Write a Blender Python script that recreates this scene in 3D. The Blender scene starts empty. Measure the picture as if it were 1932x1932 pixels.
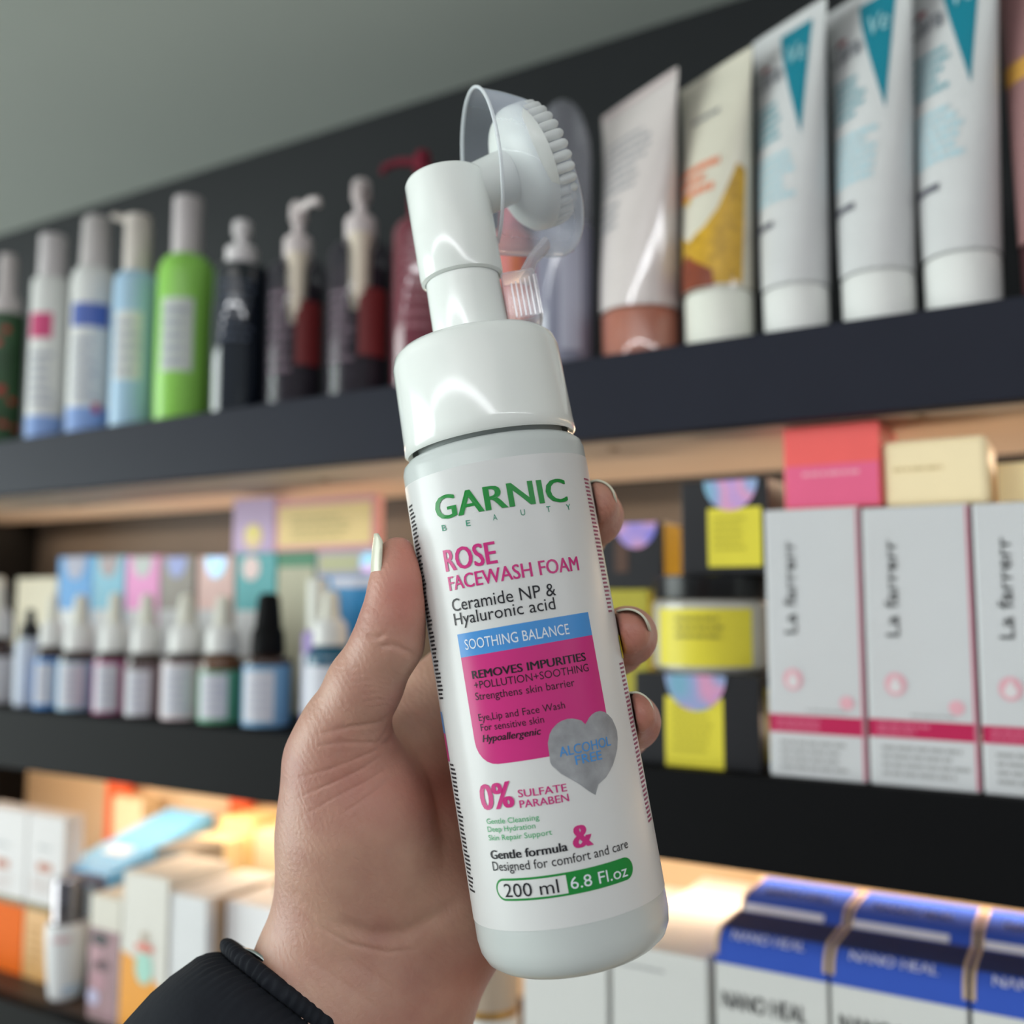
import bpy, bmesh, math, random
import numpy as np
from mathutils import Vector, Matrix
from mathutils.noise import noise as pnoise
random.seed(7)
PI = math.pi
SC = bpy.context.scene
COL = SC.collection

# ------------------------------------------------------------------ camera
F = 1850.0                     # focal length in pixels of a 1932 px frame
HALF = 966.0
CAM = Vector((0.0, 0.0, 1.40))
PITCH = math.radians(5.43)
YAW = math.radians(30.6)
cd = bpy.data.cameras.new('camera')
cam = bpy.data.objects.new('camera', cd)
COL.objects.link(cam)
cam.location = CAM
cam.rotation_euler = (PI/2 + PITCH, 0, YAW)
cd.sensor_fit = 'HORIZONTAL'
cd.sensor_width = 36.0
cd.lens = 36.0*F/1932.0
cd.clip_start = 0.01
cd.dof.use_dof = True
cd.dof.focus_distance = 0.262
cd.dof.aperture_fstop = cd.lens/5.2     # about 5 mm pupil
SC.camera = cam

# ------------------------------------------------------------------ world, lights, exposure
w = bpy.data.worlds.new('world'); SC.world = w
w.use_nodes = True
w.node_tree.nodes['Background'].inputs[0].default_value = (0.80, 0.88, 0.93, 1)
w.node_tree.nodes['Background'].inputs[1].default_value = 0.31
SC.view_settings.view_transform = 'Standard'
SC.view_settings.look = 'None'
SC.view_settings.gamma = 1
SC.view_settings.use_curve_mapping = False
SC.view_settings.exposure = 0.05

def area_light(name, loc, target, sx, sy, power, color):
    ld = bpy.data.lights.new(name, 'AREA')
    ld.shape = 'RECTANGLE'; ld.size = sx; ld.size_y = sy
    ld.energy = power; ld.color = color
    o = bpy.data.objects.new(name, ld); COL.objects.link(o)
    o.location = loc
    d = Vector(target) - Vector(loc)
    o.rotation_euler = d.to_track_quat('-Z', 'Y').to_euler()
    return o
# shop window / open front on the left behind the photographer
area_light('window_daylight', (-3.4, -1.5, 1.15), (0.0, 0.4, 1.5), 2.6, 2.1, 112, (0.90, 1.0, 0.97))
# lit ceiling of the shop behind the photographer
area_light('ceiling_daylight', (0.4, -1.5, 2.75), (-0.1, 0.2, 1.4), 2.4, 1.2, 9, (1.0, 0.97, 0.94))

# ------------------------------------------------------------------ camera algebra
MW = Matrix.Translation(CAM) @ cam.rotation_euler.to_matrix().to_4x4()
RX = MW.to_3x3() @ Vector((1, 0, 0)); UP = MW.to_3x3() @ Vector((0, 1, 0)); FW = MW.to_3x3() @ Vector((0, 0, -1))
def ray(px, py): return FW + RX*((px-HALF)/F) + UP*((HALF-py)/F)
def onY(px, py, Y):
    d = ray(px, py); return CAM + d*(Y/d.y)
def Zat(px, py, Y): return onY(px, py, Y).z
def onZ(px, py, Z):
    d = ray(px, py); return CAM + d*((Z-CAM.z)/d.z)
def colX(px, Y, Z):            # x of the point in image column px at given Y and Z
    a = (px-HALF)/F
    A = np.array([[FW.y+a*RX.y, UP.y], [FW.z+a*RX.z, UP.z]])
    t, s = np.linalg.solve(A, np.array([Y-CAM.y, Z-CAM.z]))
    return (CAM + FW*t + RX*(a*t) + UP*s).x
def depth(P): return (Vector(P)-CAM).dot(FW)
def cs(px, py, d):             # camera space metres (x right, y up, z = -depth)
    return Vector(((px-HALF)/F*d, (HALF-py)/F*d, -d))

# ------------------------------------------------------------------ materials
def lin(c):
    c = c/255.0
    return c/12.92 if c <= 0.04045 else ((c+0.055)/1.055)**2.4
MATS = {}
def M(r, g, b, rough=0.5, metal=0.0, spec=0.34, var=0.04, scale=60.0, bump=0.0, coat=0.0, sss=0.0, name=None):
    key = (r, g, b, rough, metal, spec, var, scale, bump, coat, sss)
    if key in MATS: return MATS[key]
    m = bpy.data.materials.new(name or 'mat_%d_%d_%d' % (r, g, b)); m.use_nodes = True
    nt = m.node_tree; p = nt.nodes['Principled BSDF']
    c = (lin(r), lin(g), lin(b))
    tc = nt.nodes.new('ShaderNodeTexCoord')
    nz = nt.nodes.new('ShaderNodeTexNoise'); nz.inputs['Scale'].default_value = scale; nz.inputs['Detail'].default_value = 3
    nt.links.new(tc.outputs['Object'], nz.inputs['Vector'])
    mx = nt.nodes.new('ShaderNodeMix'); mx.data_type = 'RGBA'
    mx.inputs['A'].default_value = tuple(max(0, x*(1-var)) for x in c)+(1,)
    mx.inputs['B'].default_value = tuple(min(1, x*(1+var)) for x in c)+(1,)
    nt.links.new(nz.outputs['Fac'], mx.inputs['Factor'])
    nt.links.new(mx.outputs['Result'], p.inputs['Base Color'])
    p.inputs['Roughness'].default_value = rough
    p.inputs['Metallic'].default_value = metal
    p.inputs['Specular IOR Level'].default_value = spec
    p.inputs['Coat Weight'].default_value = coat
    p.inputs['Coat Roughness'].default_value = 0.025
    if sss:
        p.inputs['Subsurface Weight'].default_value = sss
        p.inputs['Subsurface Radius'].default_value = (0.9, 0.8, 0.8)
        p.inputs['Subsurface Scale'].default_value = 0.002
    if bump:
        bp = nt.nodes.new('ShaderNodeBump'); bp.inputs['Strength'].default_value = 1.0
        bp.inputs['Distance'].default_value = bump
        nt.links.new(nz.outputs['Fac'], bp.inputs['Height'])
        nt.links.new(bp.outputs['Normal'], p.inputs['Normal'])
    MATS[key] = m
    return m
def clear(r, g, b, thin=0.25, rough=0.06, name='clear_plastic', edge=0.5):
    """clear sheet plastic: mostly transparent, a little milky, glossy, denser where seen edge-on"""
    key = ('clear', r, g, b, thin, rough, edge)
    if key in MATS: return MATS[key]
    m = bpy.data.materials.new(name); m.use_nodes = True
    nt = m.node_tree; p = nt.nodes['Principled BSDF']
    p.inputs['Base Color'].default_value = (lin(r), lin(g), lin(b), 1)
    p.inputs['Roughness'].default_value = rough
    tr = nt.nodes.new('ShaderNodeBsdfTransparent')
    mix = nt.nodes.new('ShaderNodeMixShader')
    lw = nt.nodes.new('ShaderNodeLayerWeight'); lw.inputs['Blend'].default_value = 0.35
    nz = nt.nodes.new('ShaderNodeTexNoise'); nz.inputs['Scale'].default_value = 40
    mr = nt.nodes.new('ShaderNodeMapRange'); mr.inputs['To Min'].default_value = thin; mr.inputs['To Max'].default_value = min(1, thin+edge)
    nt.links.new(lw.outputs['Facing'], mr.inputs['Value'])
    ad = nt.nodes.new('ShaderNodeMath'); ad.operation = 'MULTIPLY_ADD'; ad.inputs[1].default_value = 0.03
    nt.links.new(nz.outputs['Fac'], ad.inputs[0]); nt.links.new(mr.outputs['Result'], ad.inputs[2])
    nt.links.new(ad.outputs[0], mix.inputs[0])
    nt.links.new(tr.outputs[0], mix.inputs[1]); nt.links.new(p.outputs[0], mix.inputs[2])
    out = nt.nodes['Material Output']
    nt.links.new(mix.outputs[0], out.inputs['Surface'])
    MATS[key] = m
    return m
def emis(r, g, b, s, name):
    m = bpy.data.materials.new(name); m.use_nodes = True
    p = m.node_tree.nodes['Principled BSDF']
    p.inputs['Base Color'].default_value = (r, g, b, 1)
    p.inputs['Emission Color'].default_value = (r, g, b, 1); p.inputs['Emission Strength'].default_value = s
    return m

# ------------------------------------------------------------------ object helpers
def tag(o, label=None, cat=None, group=None, kind=None):
    if label: o['label'] = label
    if cat: o['category'] = cat
    if group: o['group'] = group
    if kind: o['kind'] = kind
    return o
def thing(name, label, cat, loc=(0, 0, 0), rz=0.0, group=None):
    o = bpy.data.objects.new(name, None); COL.objects.link(o)
    o.empty_display_size = 0.01
    o.location = loc; o.rotation_euler = (0, 0, rz)
    return tag(o, label, cat, group)
def obj(name, V, Fc, mat, parent=None, smooth=True, label=None, angle=35, fmat=None):
    me = bpy.data.meshes.new(name)
    me.from_pydata([tuple(v) for v in V], [], [tuple(f) for f in Fc])
    me.validate()
    if isinstance(mat, (list, tuple)):
        for q in mat: me.materials.append(q)
    else: me.materials.append(mat)
    if fmat: me.polygons.foreach_set('material_index', fmat)
    if smooth:
        me.polygons.foreach_set('use_smooth', [True]*len(me.polygons))
        me.set_sharp_from_angle(angle=math.radians(angle))
    o = bpy.data.objects.new(name, me); COL.objects.link(o)
    if parent: o.parent = parent
    if label: o['label'] = label
    return o
def lathe(name, prof, mat, parent=None, seg=40, center=(0, 0, 0), sx=1.0, sy=1.0, rot=None, label=None, angle=35):
    """profile [(r,z)] revolved; r==0 closes the end"""
    V, Fc = [], []
    rows = []
    for r, z in prof:
        if r <= 1e-7:
            rows.append([len(V)]); V.append(Vector((0, 0, z)))
        else:
            rows.append(list(range(len(V), len(V)+seg)))
            for k in range(seg):
                a = 2*PI*k/seg
                V.append(Vector((r*math.cos(a)*sx, r*math.sin(a)*sy, z)))
    for A, B in zip(rows, rows[1:]):
        for k in range(seg):
            k2 = (k+1) % seg
            if len(A) == 1 and len(B) == 1: continue
            if len(A) == 1: Fc.append((A[0], B[k2], B[k]))
            elif len(B) == 1: Fc.append((A[k], A[k2], B[0]))
            else: Fc.append((A[k], A[k2], B[k2], B[k]))
    if rot is not None: V = [rot @ v for v in V]
    c = Vector(center); V = [v+c for v in V]
    return obj(name, V, Fc, mat, parent, label=label, angle=angle)
def cyl(r, z0, z1, b=0.0006):
    b = min(b, r*.4, (z1-z0)*.4)
    return [(0, z0), (r-b, z0), (r-b*.3, z0+b*.3), (r, z0+b), (r, z1-b), (r-b*.3, z1-b*.3), (r-b, z1), (0, z1)]
def box(name, x0, x1, y0, y1, z0, z1, mat, parent=None, bev=0.0004, label=None):
    bm = bmesh.new()
    bmesh.ops.create_cube(bm, size=1.0)
    for v in bm.verts:
        v.co = Vector(((x0+x1)/2+v.co.x*(x1-x0), (y0+y1)/2+v.co.y*(y1-y0), (z0+z1)/2+v.co.z*(z1-z0)))
    if bev: bmesh.ops.bevel(bm, geom=list(bm.edges), offset=bev, segments=2, affect='EDGES', profile=0.5)
    me = bpy.data.meshes.new(name); bm.to_mesh(me); bm.free()
    me.materials.append(mat)
    o = bpy.data.objects.new(name, me); COL.objects.link(o)
    if parent: o.parent = parent
    if label: o['label'] = label
    return o
def sweep(name, pts, rad, mat, parent=None, seg=14, sy=1.0, label=None):
    """round tube through points with radii"""
    pts = [Vector(p) for p in pts]
    V, Fc = [], []
    n = len(pts); up = Vector((0, 1, 0))
    for i, p in enumerate(pts):
        t = (pts[min(i+1, n-1)]-pts[max(i-1, 0)]).normalized()
        s = t.cross(up)
        if s.length < 1e-3: s = t.cross(Vector((1, 0, 0)))
        s.normalize(); u = s.cross(t)
        r = rad[i] if isinstance(rad, (list, tuple)) else rad
        for k in range(seg):
            a = 2*PI*k/seg
            V.append(p + s*(r*math.cos(a)) + u*(r*sy*math.sin(a)))
    for i in range(n-1):
        for k in range(seg):
            k2 = (k+1) % seg
            Fc.append((i*seg+k, i*seg+k2, (i+1)*seg+k2, (i+1)*seg+k))
    Fc.append(tuple(range(seg-1, -1, -1))); Fc.append(tuple((n-1)*seg+k for k in range(seg)))
    return obj(name, V, Fc, mat, parent, label=label, angle=50)

# ------------------------------------------------------------------ prints on surfaces
_txt = {}
def text2d(s, bold=0.0, shear=0.0):
    key = (s, bold, shear)
    if key in _txt: return _txt[key]
    cu = bpy.data.curves.new('t', 'FONT'); cu.body = s; cu.size = 1.0
    cu.offset = bold; cu.shear = shear; cu.resolution_u = 3
    o = bpy.data.objects.new('t', cu); COL.objects.link(o)
    dg = bpy.context.evaluated_depsgraph_get(); dg.update()
    me = bpy.data.meshes.new_from_object(o.evaluated_get(dg))
    V = [(v.co.x, v.co.y) for v in me.vertices]; Fc = [tuple(p.vertices) for p in me.polygons]
    bpy.data.objects.remove(o); bpy.data.curves.remove(cu); bpy.data.meshes.remove(me)
    _txt[key] = (V, Fc)
    return V, Fc
def cap_h(bold=0.0):
    V, _ = text2d('H', bold); ys = [v[1] for v in V]; return max(ys)-min(ys)
def text_on(s, surf, x0, x1, z0, z1, h, mat, parent, bold=0.0, shear=0.0, name='lettering', vertical=False):
    """text filling [x0,x1] with baseline from z0 to z1 and cap height h; vertical reads upwards from z0"""
    V, Fc = text2d(s, 0.0, shear)
    if bold:
        n0 = len(V); V0, F0 = V, Fc; V, Fc = [], []
        for j, dx in enumerate((-bold, -bold/3, bold/3, bold)):
            V = V+[(x+dx, y) for x, y in V0]; Fc = Fc+[tuple(i+n0*j for i in f) for f in F0]
    xs = [v[0] for v in V]; a, b = min(xs), max(xs)
    k = h/cap_h(0.0)
    P = []
    for x, y in V:
        t = (x-a)/(b-a)
        if vertical: P.append(surf(x0 - y*k, z0+(z1-z0)*t))
        else: P.append(surf(x0+(x1-x0)*t, z0+(z1-z0)*t + y*k))
    return obj(name, P, Fc, mat, parent, smooth=False)
def shape_on(outline, surf, mat, parent, name='print', rings=8, dens=None, center=None, label=None):
    """star-shaped outline filled with rings so that it bends with the surface"""
    pts = []
    n = len(outline)
    for i in range(n):
        a = outline[i]; b = outline[(i+1) % n]
        L = math.hypot(b[0]-a[0], b[1]-a[1]); m = max(1, int(L/(dens or 1e9)))
        for k in range(m): pts.append((a[0]+(b[0]-a[0])*k/m, a[1]+(b[1]-a[1])*k/m))
    n = len(pts)
    cx = sum(p[0] for p in pts)/n; cz = sum(p[1] for p in pts)/n
    if center: cx, cz = center
    V = [surf(cx, cz)]; Fc = []
    for j in range(1, rings+1):
        t = j/rings
        for p in pts: V.append(surf(cx+(p[0]-cx)*t, cz+(p[1]-cz)*t))
    for k in range(n): Fc.append((0, 1+k, 1+(k+1) % n))
    for j in range(rings-1):
        A = 1+j*n; B = A+n
        for k in range(n):
            k2 = (k+1) % n
            Fc.append((A+k, B+k, B+k2, A+k2))
    return obj(name, V, Fc, mat, parent, smooth=True, label=label)
def rect(x0, x1, z0, z1): return [(x0, z0), (x1, z0), (x1, z1), (x0, z1)]
def grid_on(x0, x1, z0, z1, surf, mat, parent, name='label', nx=16, nz=2, label=None):
    V = [surf(x0+(x1-x0)*i/nx, z0+(z1-z0)*j/nz) for j in range(nz+1) for i in range(nx+1)]
    Fc = [(j*(nx+1)+i, j*(nx+1)+i+1, (j+1)*(nx+1)+i+1, (j+1)*(nx+1)+i) for j in range(nz) for i in range(nx)]
    return obj(name, V, Fc, mat, parent, label=label)
def oval(cx, cz, rx, rz, n=24, a0=0.0, a1=2*PI):
    full = abs(a1-a0-2*PI) < 1e-6
    return [(cx+rx*math.cos(a0+(a1-a0)*k/(n if full else n-1)), cz+rz*math.sin(a0+(a1-a0)*k/(n if full else n-1))) for k in range(n)]
def rrect(x0, x1, z0, z1, r, n=5, corners=(1, 1, 1, 1)):
    P = []
    for (cx, cz, a, on) in ((x0+r, z0+r, PI, corners[0]), (x1-r, z0+r, 1.5*PI, corners[1]), (x1-r, z1-r, 0, corners[2]), (x0+r, z1-r, PI/2, corners[3])):
        if on:
            for k in range(n+1): P.append((cx+r*math.cos(a+PI/2*k/n), cz+r*math.sin(a+PI/2*k/n)))
        else:
            P.append((cx+(r if cx > (x0+x1)/2 else -r), cz+(r if cz > (z0+z1)/2 else -r)))
    return P
def words_on(x0, x1, z0, z1, surf, mat, parent, rows, seed=1, h=0.45, name='fine_print'):
    """blurred small print: rows of short raised word bars, joined as one part"""
    rnd = random.Random(seed)
    V, Fc = [], []
    dz = (z1-z0)/rows
    for r in range(rows):
        z = z1-dz*(r+.5); x = x0; end = x0+(x1-x0)*rnd.uniform(.7, 1)
        while x < end:
            wd = rnd.uniform(.08, .22)*(x1-x0); xe = min(x+wd, end)
            b = len(V)
            m = 3
            for k in range(m+1):
                xx = x+(xe-x)*k/m
                V.append(surf(xx, z-dz*h/2)); V.append(surf(xx, z+dz*h/2))
            for k in range(m): Fc.append((b+2*k, b+2*k+2, b+2*k+3, b+2*k+1))
            x = xe+.025*(x1-x0)
    o = obj(name, V, Fc, mat, parent, smooth=False); o['kind'] = 'stuff'
    return o
def plane_surf(y, e=0.0002, ox=0.0):
    return lambda x, z: Vector((x+ox, y-e, z))
def side_surf(x, e=0.0002):          # right-hand face (+x) of a box; first coordinate runs along y
    return lambda y, z: Vector((x+e, y, z))
def top_surf(z, e=0.0002):
    return lambda x, y: Vector((x, y, z+e))
def cyl_surf(R, e=0.0002, az=0.0):
    def f(x, z):
        a = x/R+az
        return Vector(((R+e)*math.sin(a), -(R+e)*math.cos(a), z))
    return f

# common colours
WHITE = M(222, 222, 220, .35, name='white_plastic')
GREY_T = M(125, 125, 128, .6, name='grey_ink'); DARK_T = M(40, 40, 46, .6, name='dark_ink')
PINK_T = M(205, 60, 110, .5, name='pink_ink')

# ------------------------------------------------------------------ shelving unit and setting
YF = 0.500                                   # front plane of the shelf boards
zT = Zat(0, 832, YF); zTb = Zat(0, 935, YF)  # upper shelf top / underside
zM = Zat(0, 1337, YF); zMb = Zat(0, 1447, YF)
zL = Zat(0, 1885, YF); zLb = zL-0.047
YB = 0.72                                    # back panel
XL = colX(72, YB, zTb); XR = 0.75
fascia_m = M(33, 35, 46, .5, spec=.12, var=.10, scale=25, name='dark_fascia')
black_m = M(14, 14, 15, .6, spec=.08, var=.10, scale=25, name='black_shelf')
lowtop_m = M(70, 54, 46, .5, var=.10, scale=25, name='brown_black_shelf')
wood_m = M(200, 182, 166, .6, var=.10, scale=14, bump=.0002, name='pale_board')
back_m = M(92, 86, 82, .6, var=.08, scale=10, name='back_panel')
soff_m = M(206, 212, 206, .85, var=.03, scale=4, name='matt_soffit')
darkback_m = M(46, 47, 50, .7, var=.1, scale=8, name='dark_back')
CX = (XL+XR)/2
def shelf(label, zt, zb, fm, tm, um, chan=True):
    t = thing('shelf', label, 'shelf', (CX, YF, zt), 0, 'three shelves of the display unit')
    hw = (XR-XL)/2; H = zt-zb; D = YB-YF
    box('shelf_board', -hw, hw, .012, D-.001, -.018, 0, tm, t)
    box('fascia', -hw, hw, 0, .012, -H, 0, fm, t, bev=.001)
    box('underside_panel', -hw, hw, .012, D-.040, -H, -H+.010, um, t, label='pale panel under the shelf')
    box('rear_channel', -hw, hw, D-.040, D-.001, -H+.006, -H+.014, darkback_m, t)
    return t
sh = shelf('dark slate shelf carrying the tall bottles and tubes', zT, zTb, fascia_m, black_m, wood_m)
for px in (141, 612, 1157, 1735):            # screw heads along the pale underside
    py = 905-(px-612)*.108
    q = onZ(px, py, zTb)
    lathe('screw', cyl(.0032, -.0012, 0, .0004), M(150, 120, 90, .35, metal=.6), sh, seg=14, center=(q.x-CX, q.y-YF, zTb-zT))
shelf('black shelf carrying the dropper bottles and crimson banded cartons', zM, zMb, M(14, 14, 16, .6, spec=.08, var=.1, scale=25, name='black_fascia'), black_m, wood_m)
shelf('black shelf at the bottom carrying the blue topped cartons', zL, zLb, black_m, lowtop_m, black_m)
TOPZ = 1.40+.485
def panel(name, label, x0, x1, y0, y1, z0, z1, mat):
    t = thing(name, label, 'panel', ((x0+x1)/2, (y0+y1)/2, z0))
    a, b_, c = (x1-x0)/2, (y1-y0)/2, z1-z0
    box('board', -a, a, -b_, b_, 0, c, mat, t)
panel('back_panel', 'brown grey back panel behind the dropper bottles and cartons', XL, XR, YB, YB+.012, zMb-.002, zT-.02, back_m)
panel('back_panel', 'cream back panel behind the cartons on the lowest shelf', XL, XR, YB, YB+.012, 0, zMb-.0025, M(206, 182, 150, .6, var=.08, scale=10))
panel('back_panel', 'dark back panel behind the tall bottles and tubes', XL-1.2, XR, YB+.014, YB+.026, zT-.02, TOPZ, darkback_m)
panel('side_panel', 'black side panel at the left end of the shelves', XL-.018, XL-.0005, YF+.012, YB+.012, 0, zTb+.02, black_m)
panel('canopy', 'grey matt canopy over the top shelf', XL-1.2, XR, 0.05, YB+.026, TOPZ+.0005, TOPZ+.02, soff_m)
# floor, ceiling, wall behind
def struct(name, *a, **k):
    o = box(name, *a, **k); o['kind'] = 'structure'; return o
struct('floor', -7, 7, -7, 1.0, -.05, 0, M(150, 148, 142, .4, scale=3), bev=0)
struct('ceiling', -7, 7, -7, 1.0, 2.95, 3.0, M(215, 215, 212, .8, scale=3), bev=0)
struct('wall_back', -7, 7, .80, .90, 0, 2.95, M(110, 110, 110, .8, scale=3), bev=0)
# long linear ceiling lamp behind the photographer (seen only as the arched reflections)
apex = Vector((2.35, -2.35, 2.72))
def linear_lamp(label, A, B):
    d = B-A; L = d.length
    lamp = thing('linear_ceiling_lamp', label, 'lamp', (A+B)/2, math.atan2(d.y, d.x), 'linear lamps over the shop floor')
    h = L/2-.06
    box('housing', -h, h, -.05, .05, .06, .09, M(210, 210, 210, .4), lamp)
    box('diffuser', -h, h, -.05, .05, 0, .06, LAMP_E, lamp, bev=0)
    for sx in (-h*.8, 0, h*.8): sweep('suspension_wire', [(sx, 0, .09), (sx, 0, .228)], .002, M(160, 160, 160, .3, metal=1), lamp, seg=6)
LAMP_E = emis(.95, .97, 1, 21, 'lamp_diffuser')
linear_lamp('longer linear ceiling lamp behind the photographer, running left', apex, Vector((-4.7, -4.4, 2.72)))
linear_lamp('shorter linear ceiling lamp behind the photographer, running right', apex, Vector((5.9, .45, 2.72)))
# warm LED strips behind the fascias, plus one added uplight
WARM = (1.0, .74, .50)
def led(label, y, z, power, ty, tz):
    cx = (XL+XR)/2
    t = thing('led_strip', label, 'light strip', (cx, y, z))
    up = 1 if tz > z else -1
    box('strip_profile', XL-cx+.01, XR-cx-.01, -.005, .005, -.002*up-.001, -.002*up+.001, M(200, 200, 200, .4), t, bev=0)
    area_light('strip_light', (cx, y, z+.001*up), (cx, ty, tz), XR-XL-.05, .008, power, WARM)
led('added warm fill light at the rear of the middle shelf, shining up', YB-.045, zM+.0035, 1.35, YB-.12, zTb)  # invented source, added to brighten the pale underside and back panel from below
led('warm light strip in the channel under the top shelf', YB-.020, zTb+.002, 1.5, YF+.08, zM)
led('warm light strip under the middle shelf', YF+.10, zMb-.0035, 2.3, YB-.03, zL)

# ------------------------------------------------------------------ the held foam bottle
def cs_axis():
    P1 = cs(1067, 1660, .2675); P2 = cs(931, 870, .2825)
    return P1, (P2-P1).normalized()
P1, uax = cs_axis()
# base centre: axis point that projects to image row 1790
def axis_at_row(py):
    k = (HALF-py)/F
    # (P1.y + s*u.y) = k * depth ; depth = -(z)
    s = (k*(-P1.z) - P1.y)/(uax.y + k*uax.z)
    return s
s_base = axis_at_row(1792)
BASE = P1 + uax*s_base
toCam = (-(P1+uax*axis_at_row(1240))).normalized()
bx = uax.cross(toCam).normalized(); by = uax.cross(bx)
BM = Matrix((bx, by, uax)).transposed().to_4x4(); BM.translation = BASE
BW = MW @ BM; BI = BM.inverted()
def rowz(py): return axis_at_row(py)-s_base        # local height of an axis row
def bray(px, py):
    o = BI @ Vector((0, 0, 0)); d = (BI.to_3x3() @ cs(px, py, 1.0)); return o, d
RB = 0.0262
def uv(px, py, R=RB):
    o, d = bray(px, py)
    a = d.x**2+d.y**2; b = 2*(o.x*d.x+o.y*d.y); c = o.x**2+o.y**2-R*R
    D = b*b-4*a*c
    if D < 0: D = 0
    t = (-b-math.sqrt(D))/(2*a); P = o+d*t
    return R*math.atan2(P.x, -P.y), P.z
def bloc(px, py, y=0.0):
    o, d = bray(px, py); t = (y-o.y)/d.y; P = o+d*t; return P.x, P.z
bot = thing('foam_pump_bottle', 'white face wash foam bottle with brush head held in the hand', 'bottle')
bot.matrix_world = BW
gloss_w = M(236, 240, 237, .12, spec=.5, var=.01, name='glossy_white_plastic')
body_m = M(200, 206, 205, .22, var=.015, name='milky_bottle_plastic')
label_m = M(216, 217, 217, .28, var=.01, name='white_label_film')
z_sh = uv(917, 818)[1]; z_cap0 = uv(917, 808)[1]; z_lt = uv(933, 866)[1]; z_lb = uv(985, 1757)[1]
R = RB
lathe('body', [(0, .0015), (R*.70, .0010), (R*.80, .0), (R-.0040, .0006), (R-.0018, .0022), (R-.0005, .0048), (R, .008), (R, z_sh-.0035), (R-.0006, z_sh-.0015), (R-.0022, z_sh), (R*.8, z_sh+.001), (R*.8, z_cap0+.004), (0, z_cap0+.004)],
      body_m, bot, seg=96, angle=50)
RC = 0.0247
z_ct = rowz(650)
lathe('screw_collar', [(RC-.002, z_cap0+.001), (RC-.0006, z_cap0), (RC+.0002, z_cap0+.0008), (RC, z_cap0+.004), (RC-.0004, z_ct-.005), (RC-.0012, z_ct-.0022), (RC-.003, z_ct-.0005), (RC-.0052, z_ct), (.0, z_ct)],
      gloss_w, bot, seg=96, angle=50)
z_h0 = rowz(532); z_h1 = rowz(338)
lathe('pump_neck', [(.0112, z_ct-.002), (.0109, z_h0), (.0104, z_h0+.004), (0, z_h0+.004)], gloss_w, bot, seg=64)
RH = .0123
head = lathe('pump_head', [(.0112, z_h0+.0015), (RH-.0012, z_h0), (RH-.0002, z_h0+.0006), (RH, z_h0+.002), (RH, z_h1-.0016), (RH-.0006, z_h1-.0004), (RH-.0018, z_h1), (0, z_h1)], gloss_w, bot, seg=64, angle=50)
# label sleeve, with prints as sub-parts
ls = cyl_surf(RB, .00012)
lab = grid_on(-RB*2.75, RB*2.75, z_lb, z_lt, ls, label_m, bot, 'label', nx=96, nz=8, label='white printed label')
pr = lambda e=.00020: cyl_surf(RB, e)
GREEN = M(30, 135, 58, .35, name='green_ink'); MAG = M(200, 50, 125, .3, name='magenta_ink'); BLK = M(22, 22, 30, .4, name='black_ink')
BLUE = M(75, 145, 212, .3, name='blue_ink'); WINK = M(225, 232, 240, .4, name='white_ink'); TEALG = M(40, 140, 110, .4, name='teal_ink'); LGREEN = M(70, 170, 110, .4, name='light_green_ink')
def btext(s, L, Rr, h, mat, bold=0.0, shear=0.0, e=.00030):
    u0, v0 = uv(*L); u1, v1 = uv(*Rr)
    hh = abs(uv(L[0], L[1])[1]-uv(L[0]-.17*h, L[1]-h)[1])
    text_on(s, pr(e), u0, u1, v0, v1, hh, mat, lab, bold, shear)
def quad_uv(pts): return [uv(*p) for p in pts]
# panels
tl = uv(863, 1197); tr_ = uv(1109, 1155); bl = uv(871, 1240); br = uv(1116, 1199)
us0 = (tl[0]+bl[0])/2; us1 = (tr_[0]+br[0])/2; vt = (tl[1]+tr_[1])/2; vm = (bl[1]+br[1])/2
vb = uv(933, 1442)[1]
grid_on(us0, us1, vm, vt, pr(), BLUE, lab, 'blue_band', nx=28)
po = rrect(us0, us1, vb, vm, .0062, 6, (1, 0, 0, 0))
shape_on(po, pr(), MAG, lab, 'magenta_panel', rings=12, dens=.0015)
stone = M(150, 152, 156, .6, var=.45, scale=240, bump=.0002, name='grey_stone_print')
hp = [(1300, 95), (1275, 70), (1250, 62), (1215, 56), (1180, 58), (1140, 72), (1110, 92), (1080, 125), (1062, 160), (1050, 220), (1054, 260), (1062, 310), (1066, 350), (1080, 375), (1110, 400), (1140, 428), (1180, 450), (1250, 490), (1330, 548), (1370, 572), (1377, 540), (1388, 500), (1410, 480), (1440, 452), (1462, 415), (1485, 370), (1503, 310), (1514, 260), (1517, 190), (1512, 140), (1500, 105), (1480, 60), (1455, 32), (1430, 12), (1400, 5), (1370, 12), (1345, 28), (1325, 50), (1312, 75)]
hp = [uv(740+.2795*a, 1340+.2795*b) for a, b in hp]
shape_on(hp, pr(.00026), stone, lab, 'heart_print', rings=12, center=uv(1103, 1412), label='grey stone heart print')
btext('GARNIC', (826, 983), (1071, 947), 43, GREEN, .025)
for ch, x, y in (('B', 840, 1002), ('E', 885, 993), ('A', 935, 982), ('U', 987, 973), ('T', 1035, 967), ('Y', 1072, 963)):
    btext(ch, (x-4, y), (x+4, y-1.2), 11, TEALG)
btext('ROSE', (843, 1079), (940, 1062), 40, MAG, .03)
btext('FACEWASH FOAM', (850, 1115), (1092, 1076), 26, MAG, .02)
btext('Ceramide NP &', (856, 1154), (1049, 1123), 23, BLK)
btext('Hyaluronic acid', (860, 1180), (1048, 1149), 22, BLK)
btext('SOOTHING BALANCE', (880, 1226), (1074, 1196), 19, WINK)
btext('REMOVES IMPURITIES', (893, 1281), (1105, 1246), 15, BLK, .03)
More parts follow.
